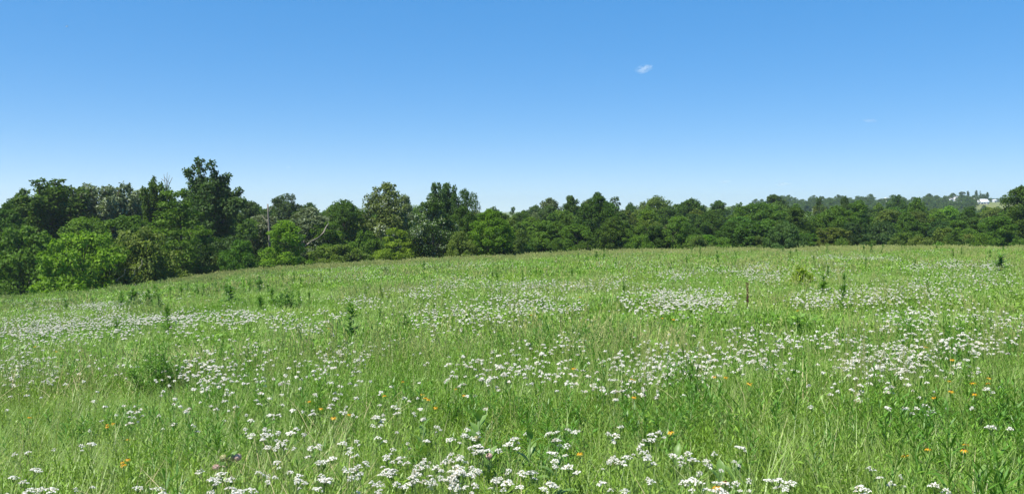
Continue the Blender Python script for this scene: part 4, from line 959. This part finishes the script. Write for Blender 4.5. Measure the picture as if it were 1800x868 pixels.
# ---- tall dark leafy stalks: px, top, height in photo pixels, width in pixels
STALK = [(610, 540, 62, 26), (293, 540, 50, 14), (233, 508, 36, 26), (268, 512, 34, 12), (276, 518, 34, 13), (258, 518, 30, 14), (300, 505, 28, 8), (318, 503, 24, 8), (340, 503, 24, 8), (349, 505, 22, 9), (358, 501, 26, 8), (408, 505, 36, 24), (455, 524, 28, 12), (165, 534, 18, 7), (670, 507, 24, 8), (638, 512, 22, 7), (545, 514, 22, 8),
 (1005, 472, 22, 7), (991, 464, 18, 6), (941, 470, 18, 6), (919, 478, 20, 6), (955, 528, 26, 8), (1100, 498, 30, 9), (1050, 444, 16, 12), (1017, 446, 14, 5), (1230, 443, 16, 5), (1295, 441, 14, 4), (1324, 438, 14, 5), (1477, 490, 52, 14), (1604, 460, 20, 9), (1549, 430, 18, 5), (1519, 432, 16, 7), (1531, 427, 20, 6), (1444, 490, 28, 20), (1764, 450, 34, 22),
 (1521, 455, 22, 7), (1375, 436, 14, 5), (1400, 436, 16, 5), (1456, 470, 24, 8), (1676, 440, 18, 5), (1580, 468, 16, 7), (1630, 497, 26, 7), (1415, 556, 28, 7), (497, 477, 20, 7), (518, 482, 18, 6), (561, 482, 20, 6), (579, 473, 16, 5), (676, 470, 16, 12), (746, 482, 16, 5), (792, 460, 14, 5), (807, 460, 16, 5), (863, 478, 22, 5), (878, 476, 22, 5), (758, 540, 18, 7), (668, 548, 24, 6), (526, 515, 22, 9), (459, 522, 30, 12), (713, 558, 28, 14),
 (378, 500, 22, 7), (396, 495, 18, 6), (430, 497, 20, 8), (475, 500, 20, 7), (215, 520, 22, 10), (120, 528, 22, 10), (55, 535, 20, 8), (330, 498, 18, 6), (372, 488, 16, 5), (205, 560, 30, 9), (1710, 470, 18, 7), (1690, 438, 16, 5), (1740, 440, 16, 5), (1430, 450, 18, 6), (1350, 448, 16, 5), (1260, 452, 18, 6), (1160, 450, 16, 5), (1080, 452, 16, 5), (900, 456, 14, 4), (1390, 440, 16, 6), (1592, 432, 14, 5), (1648, 432, 14, 5)]
_r = RS(314)
STALK += [(int(a), int(np.interp(a, [160, 300, 460, 560], [522, 500, 486, 478]) + 30 * b * b), int(17 + 16 * c), int(7 + 8 * c)) for a, b, c in _r.rand(8, 3) * [400, 1, 1] + [165, 0, 0]]
STALK += [(int(a), int(np.interp(a, [560, 900, 1300, 1790], [462, 446, 434, 430]) + 40 * b * b), int(13 + 8 * c), int(5 + 4 * c)) for a, b, c in _r.rand(12, 3) * [1230, 1, 1] + [560, 0, 0]]
def swhere(px, py):
    if px < 130: return "at the field's left end"
    if px < 215: return "below the yellow-green bushy tree"
    if px < 260: return "below the olive bushy tree"
    if px < 330: return "below the feathery layered tree"
    if px < 390: return "below the tallest tree"
    if px < 450: return "below the green sapling"
    if px < 510: return "below the dead snag"
    if px < 590: return "below the bare curving limb"
    if px < 690: return "below the dark rounded tree"
    if px < 800: return "below the whitish-leaved tree"
    if px < 890: return "below the brightest tree"
    if px < 1030: return "left of the double tree"
    if px < 1200: return "below the double tree"
    if px < 1360: return "below the wide dark tree"
    if px < 1490: return "near the yellow-green bush"
    if px < 1570: return "right of the yellow-green bush"
    return "at the field's top right"

def build_stalks():
    protos = []
    for k in range(5):
        rs = RS(70 + k); st, lf = MB(), MB(); c = rs.normal(0, .03, 2)
        st.tube(np.array([[0, 0, 0], [c[0] * .4, c[1] * .4, .4], [c[0], c[1], 1.0]]), [.010, .007, .003], 5, a=.3)
        n = 150; t = .12 + .88 * rs.rand(n) ** .8; az = rs.rand(n) * 6.283; el = .15 + .75 * t + rs.normal(0, .2, n)
        p = np.stack([c[0] * t, c[1] * t, t], 1); d = np.stack([np.cos(az) * np.cos(el), np.sin(az) * np.cos(el), np.sin(el)], 1)
        nm = np.stack([-np.cos(az) * np.sin(el), -np.sin(az) * np.sin(el), np.cos(el)], 1)
        L = .22 * (1.15 - .55 * t) * (.7 + .6 * rs.rand(n)) * (0.75 + .25 * np.sin(t * 17 + k))
        lf.leaves(p, d, nm, L, L * .24, rs.rand(n))
        protos.append((st.mesh("stalk_stem", M_STEM), lf.mesh("stalk_leaves", M_STALK)))
    rs = RS(71); items = []
    for i, (px, top, hp, wp) in enumerate(STALK):
        tb = (top + hp - 4 - HY) / FPX; y = min((EYE - .36) / max(tb - float(bslope(uof(px))), .012), float(edge(uof(px))) - 1.5); x = uof(px) * y
        h = max((EYE + (HY - top) / FPX * y) - float(H(x, y)), .35); w = max((1.5 if wp >= 12 else 1.2) * wp * y / FPX, .18); h += .05
        sm, lm = protos[i % 5]; r = empty("leafy_stalk", (x, y, float(H(x, y))), rs.rand() * 6); r.rotation_euler[0] = rs.normal(0, .09); r.rotation_euler[1] = rs.normal(0, .09); s = w / .30; r.scale = (s, s, h)
        obj("stem", sm, r); obj("leaves", lm, r)
        tag(r, None, "wild plant", "tall dark leafy stalks standing in the field")
        big = "broad dark stalk " if wp >= 20 else "short slim dark stalk " if hp < 19 else "taller slim dark stalk "
        lab = big + swhere(px, top)
        if px == 610: lab = "tallest dark green feathery stalk, alone left of the centre of the field"
        if px == 293: lab = "slim dark stalk standing alone amid the white yarrow on the left"
        if px == 1477: lab = "tall dark stalk in the white yarrow patch below the yellow-green bush"
        if px == 1764: lab = "broad dark little bush-like stalk near the right edge of the field"
        items.append([r, lab, px])
    ordinals(items)
build_stalks()

def leaf_mesh(L, W, seed, n=6):
    """one broad leaf along +X, folded on its midrib and bent over"""
    rs = RS(seed); t = np.linspace(0, 1, n); w = W * .5 * np.sin(np.pi * np.clip(t * .93 + .04, 0, 1)) ** .75
    z = .32 * L * t - .35 * L * t * t; mb = MB(); rows = np.stack([np.stack([L * t, -w, z + w * .35], 1), np.stack([L * t, 0 * t, z], 1), np.stack([L * t, w, z + w * .35], 1)], 1)
    q = []
    for i in range(n - 1):
        for j in range(2): q.append([3 * i + j, 3 * i + j + 1, 3 * i + 4 + j, 3 * i + 3 + j])
    mb.add(rows.reshape(-1, 3), quads=q, a=np.repeat(rs.rand() * .5 + .25 + .2 * np.sin(9 * t), 3)); return mb.mesh("broad_leaf", M_MILKW, True)
LEAFM = [leaf_mesh(.16, .075, k) for k in (1, 2, 3)]
def milkweed(px, py, h, nl, label, balls=(), lean=0.0, ls=1.0):
    rs = RS(int(px)); x, y = ground_at(px, py, h); r = empty("milkweed_plant", (x, y, float(H(x, y))), rs.rand() * 6); r.rotation_euler[1] = lean
    st = MB(); st.tube(np.array([[0, 0, 0], [.005, .005, h * .5], [0, 0, h]]), [.007, .006, .004], 6, a=.4); obj("stem", st.mesh("milkweed_stem", M_STEM, True), r)
    for k in range(nl):
        l = obj("leaf", LEAFM[k % 3], r); s = k / max(nl - 1, 1); l.location = (0, 0, h * (.25 + .72 * s)); l.rotation_euler = (0, -.25 - .75 * s + rs.normal(0, .1), k * math.pi / 2 * (1 if k % 2 else 1) + (math.pi if k % 2 else 0) + rs.normal(0, .2)); l.scale = (ls * (1.25 - .5 * s),) * 3
    for dx, dz, R, m, lab in balls:
        b = MB(); n = 46; i = np.arange(n); ph = np.arccos(1 - 2 * (i + .5) / n); a = i * 2.399
        d = np.stack([np.cos(a) * np.sin(ph), np.sin(a) * np.sin(ph), np.cos(ph)], 1); c = np.array([dx * math.cos(-r.rotation_euler[2]), dx * math.sin(-r.rotation_euler[2]), h + dz])
        th = np.linspace(.02, math.pi - .02, 7); b.tube(c + R * .72 * np.stack([0 * th, 0 * th, -np.cos(th)], 1), R * .72 * np.sin(th), 9, a=.3, cap=2)
        b.leaves(c + d * R * .7, np.cross(d, [.3, .2, .9]) + d * .6, d, R * .4, R * .34, rs.rand(n)); b.leaves(c + d * R * .7, -np.cross(d, [.3, .2, .9]) + d * .6, d, R * .4, R * .34, rs.rand(n))
        b.tube(np.array([[0, 0, h * .85], c * .5 + np.array([0, 0, h * .45]), c]), [.003, .0025, .002], 4, a=.2, cap=False)
        tag(obj("flower_ball", b.mesh("flower_ball", m), r), lab)
    return tag(r, label, "milkweed", "milkweed plants in the near field")
milkweed(400, 800, .52, 8, "milkweed with pink and greenish flower balls, low on the left", ((-.085, -.075, .030, M_PINK, "dusky pink flower ball"), (-.03, -.005, .032, M_BUD, "greenish flower ball"), (.025, 0, .030, M_BUD, "greenish flower ball"), (.075, .0, .033, M_PINK, "dusky pink flower ball")))
milkweed(842, 738, .62, 8, "tall broad-leaved milkweed above the thick white clump", ls=1.05)
milkweed(744, 752, .50, 6, "milkweed with one large pale leaning leaf, left above the thick white clump", lean=.2, ls=.95)
milkweed(932, 772, .58, 8, "upright milkweed with pointed pale leaves, left of the two by the bottom edge", ls=.95)
milkweed(978, 806, .58, 8, "upright pale-leaved milkweed close to the bottom edge, right of centre", ls=.95)
milkweed(860, 808, .46, 6, "milkweed with a pinkish bud right of the thick white clump", ((.0, .02, .026, M_PINK, "dusky pink flower ball"),))
milkweed(838, 776, .48, 6, "milkweed with a greenish bud ball at the top of the thick white clump", ((.0, .02, .026, M_BUD, "greenish bud ball"),))
milkweed(1268, 838, .52, 8, "broad-leaved milkweed at the bottom edge right of the small white clump", ls=.95)
milkweed(1292, 820, .50, 8, "broad-leaved milkweed beside the lone white yarrow near the bottom, right of centre", ls=.95)
milkweed(1190, 805, .44, 6, "broad-leaved milkweed between the small white clump's yarrows", ls=.95)
milkweed(1715, 835, .50, 7, "broad-leaved milkweed with a pale upright leaf at the bottom right", ls=1.1)

# brown seed stalk
x, y = ground_at(1313, 508, .85); r = empty("dock_stalk", (x, y, float(H(x, y)))); m = MB()
m.tube(np.array([[0, 0, 0], [.02, 0, .4], [.01, 0, .85], [-.03, 0, .98]]), [.014, .012, .009, .004], 6); obj("stem", m.mesh("dock_stem", M_RUST, True), r)
m = MB(); rs = RS(4); n = 130; t = .35 + .65 * rs.rand(n); az = rs.rand(n) * 6.28
m.leaves(np.stack([.012 - .04 * np.clip(t - .85, 0, 1), 0 * t, t * .98], 1), np.stack([np.cos(az), np.sin(az), 0 * az + .5], 1), np.stack([-np.sin(az), np.cos(az), 0 * az], 1), .035, .018, rs.rand(n)); obj("seed_head", m.mesh("dock_seeds", M_RUST), r)
tag(r, "dark brown upright seed stalk alone in the right half of the field", "seed stalk")

def bush(name, px, base, top, wp, mat, label, cat, L=.11, seed=3, ns=60, W=.2):
    tb = (base - HY) / FPX; y = min((EYE - .25) / max(tb - float(bslope(uof(px))), .012), float(edge(uof(px))) - 1); x = uof(px) * y; h = (EYE + (HY - top) / FPX * y) - float(H(x, y)); w = wp * y / FPX
    rs = RS(seed); st, lf = MB(), MB()
    for k in range(ns):
        a = rs.rand() * 6.28; rr = w * .5 * math.sqrt(rs.rand()); hh = h * (1 - .45 * (rr / (w * .5)) ** 2) * (.65 + .35 * rs.rand()); e = np.array([rr * math.cos(a), rr * math.sin(a), hh]); b = np.array([rr * .25 * math.cos(a), rr * .25 * math.sin(a), 0])
        t = np.linspace(0, 1, 4)[:, None]; st.tube((1 - t) * b + t * e, np.linspace(.006, .002, 4), 4, a=.4, cap=False)
        n = 34; tl = .2 + .8 * rs.rand(n); p = b + tl[:, None] * (e - b); az = rs.rand(n) * 6.28; el = .5 + rs.normal(0, .4, n)
        d = np.stack([np.cos(az) * np.cos(el), np.sin(az) * np.cos(el), np.sin(el)], 1); nm = rs.normal(0, .5, (n, 3)) + [0, 0, 1]
        LL = L * (.6 + .8 * rs.rand(n)) * (1.2 - .5 * tl); lf.leaves(p, d, nm, LL, LL * W, np.clip(rs.rand() * .5 + rs.rand(n) * .5, 0, 1))
    r = empty(name, (x, y, float(H(x, y)))); obj("stems", st.mesh(name + "_stems", M_STEM), r); obj("leaves", lf.mesh(name + "_leaves", mat), r)
    return tag(r, label, cat)
M_FEATH = leafy("feathery_leaf", (.072, .178, .025), (.155, .31, .05), transl=.35)
M_YG = leafy("yellow_green_leaf", (.17, .27, .02), (.31, .40, .035), transl=.35)
bush("yellow_green_bush", 1408, 508, 462, 44, M_YG, "small rounded yellow-green bush in the right half of the field", "bush", .13, 5, 64, .42)
bush("feathery_clump", 275, 690, 580, 104, M_FEATH, "large dark green feathery clump in the left half of the field", "wild plant", .15, 6, 30, .10)
bush("dark_field_bush", 507, 548, 498, 52, M_STALK, "dark little bush on the slope below the dead snag", "bush", .13, 7, 24, .3)
bush("pale_yellow_bush", 262, 504, 492, 26, M_YG, "small yellowish bush at the foot of the wood on the left", "bush", .2, 8, 30, .4)
bush("leafy_weed_clump", 1650, 438, 424, 26, M_FORB, "green weed clump at the field's top edge on the right", "wild plant", .25, 9, 30, .4)  # weed clump in the same leaf green as the herbs

# ------------------------------------------------------------------ clouds and the far bird (all above the haze)
def cloud_mat(name, dens, scale):
    m, nt, N, Lk = new_mat(name); tc = N.new("ShaderNodeTexCoord"); ns = N.new("ShaderNodeTexNoise"); ns.inputs["Scale"].default_value = scale; ns.inputs["Detail"].default_value = 4
    Lk.new(tc.outputs["Object"], ns.inputs["Vector"])
    ln = N.new("ShaderNodeVectorMath"); ln.operation = 'LENGTH'; Lk.new(tc.outputs["Object"], ln.inputs[0])
    fall = mrange(nt, ln.outputs["Value"], 0, .95, 1, 0)
    nn = mrange(nt, ns.outputs["Fac"], .42, .72, 0, 1)
    mu = N.new("ShaderNodeMath"); mu.operation = 'MULTIPLY'; Lk.new(fall, mu.inputs[0]); Lk.new(nn, mu.inputs[1])
    m2 = N.new("ShaderNodeMath"); m2.operation = 'MULTIPLY'; Lk.new(mu.outputs[0], m2.inputs[0]); m2.inputs[1].default_value = dens
    v = N.new("ShaderNodeVolumePrincipled"); v.inputs["Color"].default_value = (.95, .96, 1, 1); v.inputs["Anisotropy"].default_value = .2; Lk.new(m2.outputs[0], v.inputs["Density"])
    o = N.new("ShaderNodeOutputMaterial"); Lk.new(v.outputs[0], o.inputs["Volume"]); return m
def cloud(px, py, wp, hp, y, dens, label, rz=0.0):
    m = MB(); n, k = 20, 12; th = np.linspace(0.02, math.pi - .02, k); m.tube(np.stack([0 * th, 0 * th, np.cos(th)], 1) * [1, 1, 1], np.sin(th), n, cap=2)
    o = obj("cloud", m.mesh("cloud", cloud_mat("cloud_vapour", dens, 2.2), True)); o.location = (uof(px) * y, y, EYE + (HY - py) / FPX * y); s = y / FPX
    o.scale = (wp * s / 2, wp * s / 2, hp * s / 2); o.rotation_euler = (0, rz, 0)
    return tag(o, label, "cloud")
cloud(1132, 121.5, 38, 18, 2600, .06, "small white cloud alone high in the right half of the sky", -.22)
cloud(1275, 319, 26, 8, 4000, .035, "faint thin white cloud low over the wood, left of the pair")
cloud(1376, 323.5, 34, 8, 4000, .035, "faint thin white cloud low over the wood, right of the pair", -.06)
cloud(1528, 212, 32, 9, 4000, .018, "barely visible wisp of cloud at the upper right", .12)
cloud(507, 294, 14, 7, 4000, .02, "tiny faint wisp of cloud over the wood left of centre")
bd = 260.0; r = empty("bird", (uof(117.5) * bd, bd, EYE + (HY - 47) / FPX * bd), .6); M_BIRD = plain("pale_feather", (.8, .8, .8), (.7, .7, .7), 5)
m = MB(); t = np.linspace(0, 1, 7); m.tube(np.stack([.30 - .6 * t, 0 * t, .02 * np.sin(3 * t)], 1), .075 * np.sin(np.pi * np.clip(t * .92 + .04, 0, 1)) ** .8, 8); obj("body", m.mesh("bird_body", M_BIRD, True), r)
for s in (-1, 1):
    m = MB(); v = [[.12, 0, 0], [.14, s * .28, .16], [.0, s * .62, .22], [-.06, s * .3, .14], [-.1, 0, 0]]
    v = np.array(v); m.add(np.concatenate([v, v + [0, 0, .012]]), quads=[[0, 1, 3, 4], [5, 6, 8, 9]], tris=[[1, 2, 3], [6, 7, 8]]); obj("wing", m.mesh("bird_wing", M_BIRD), r)
tag(r, "tiny pale bird-like speck high at the upper left of the sky", "bird")

# ------------------------------------------------------------------ haze: one closed box round everything but the clouds
def haze():
    m, nt, N, Lk = new_mat("haze"); v = N.new("ShaderNodeVolumePrincipled"); v.inputs["Density"].default_value = HAZE; v.inputs["Color"].default_value = (.80, .89, 1.0, 1); v.inputs["Anisotropy"].default_value = .3
    o = N.new("ShaderNodeOutputMaterial"); Lk.new(v.outputs[0], o.inputs["Volume"])
    mb = MB(); mb.box((0, 2080, (75 - 30) / 2), (7600, 4400, 105)); h = obj("haze", mb.mesh("haze", m)); tag(h, "thin pale summer haze in the air", None, None, 'stuff')
HAZE = 0.00020
if HAZE: haze()
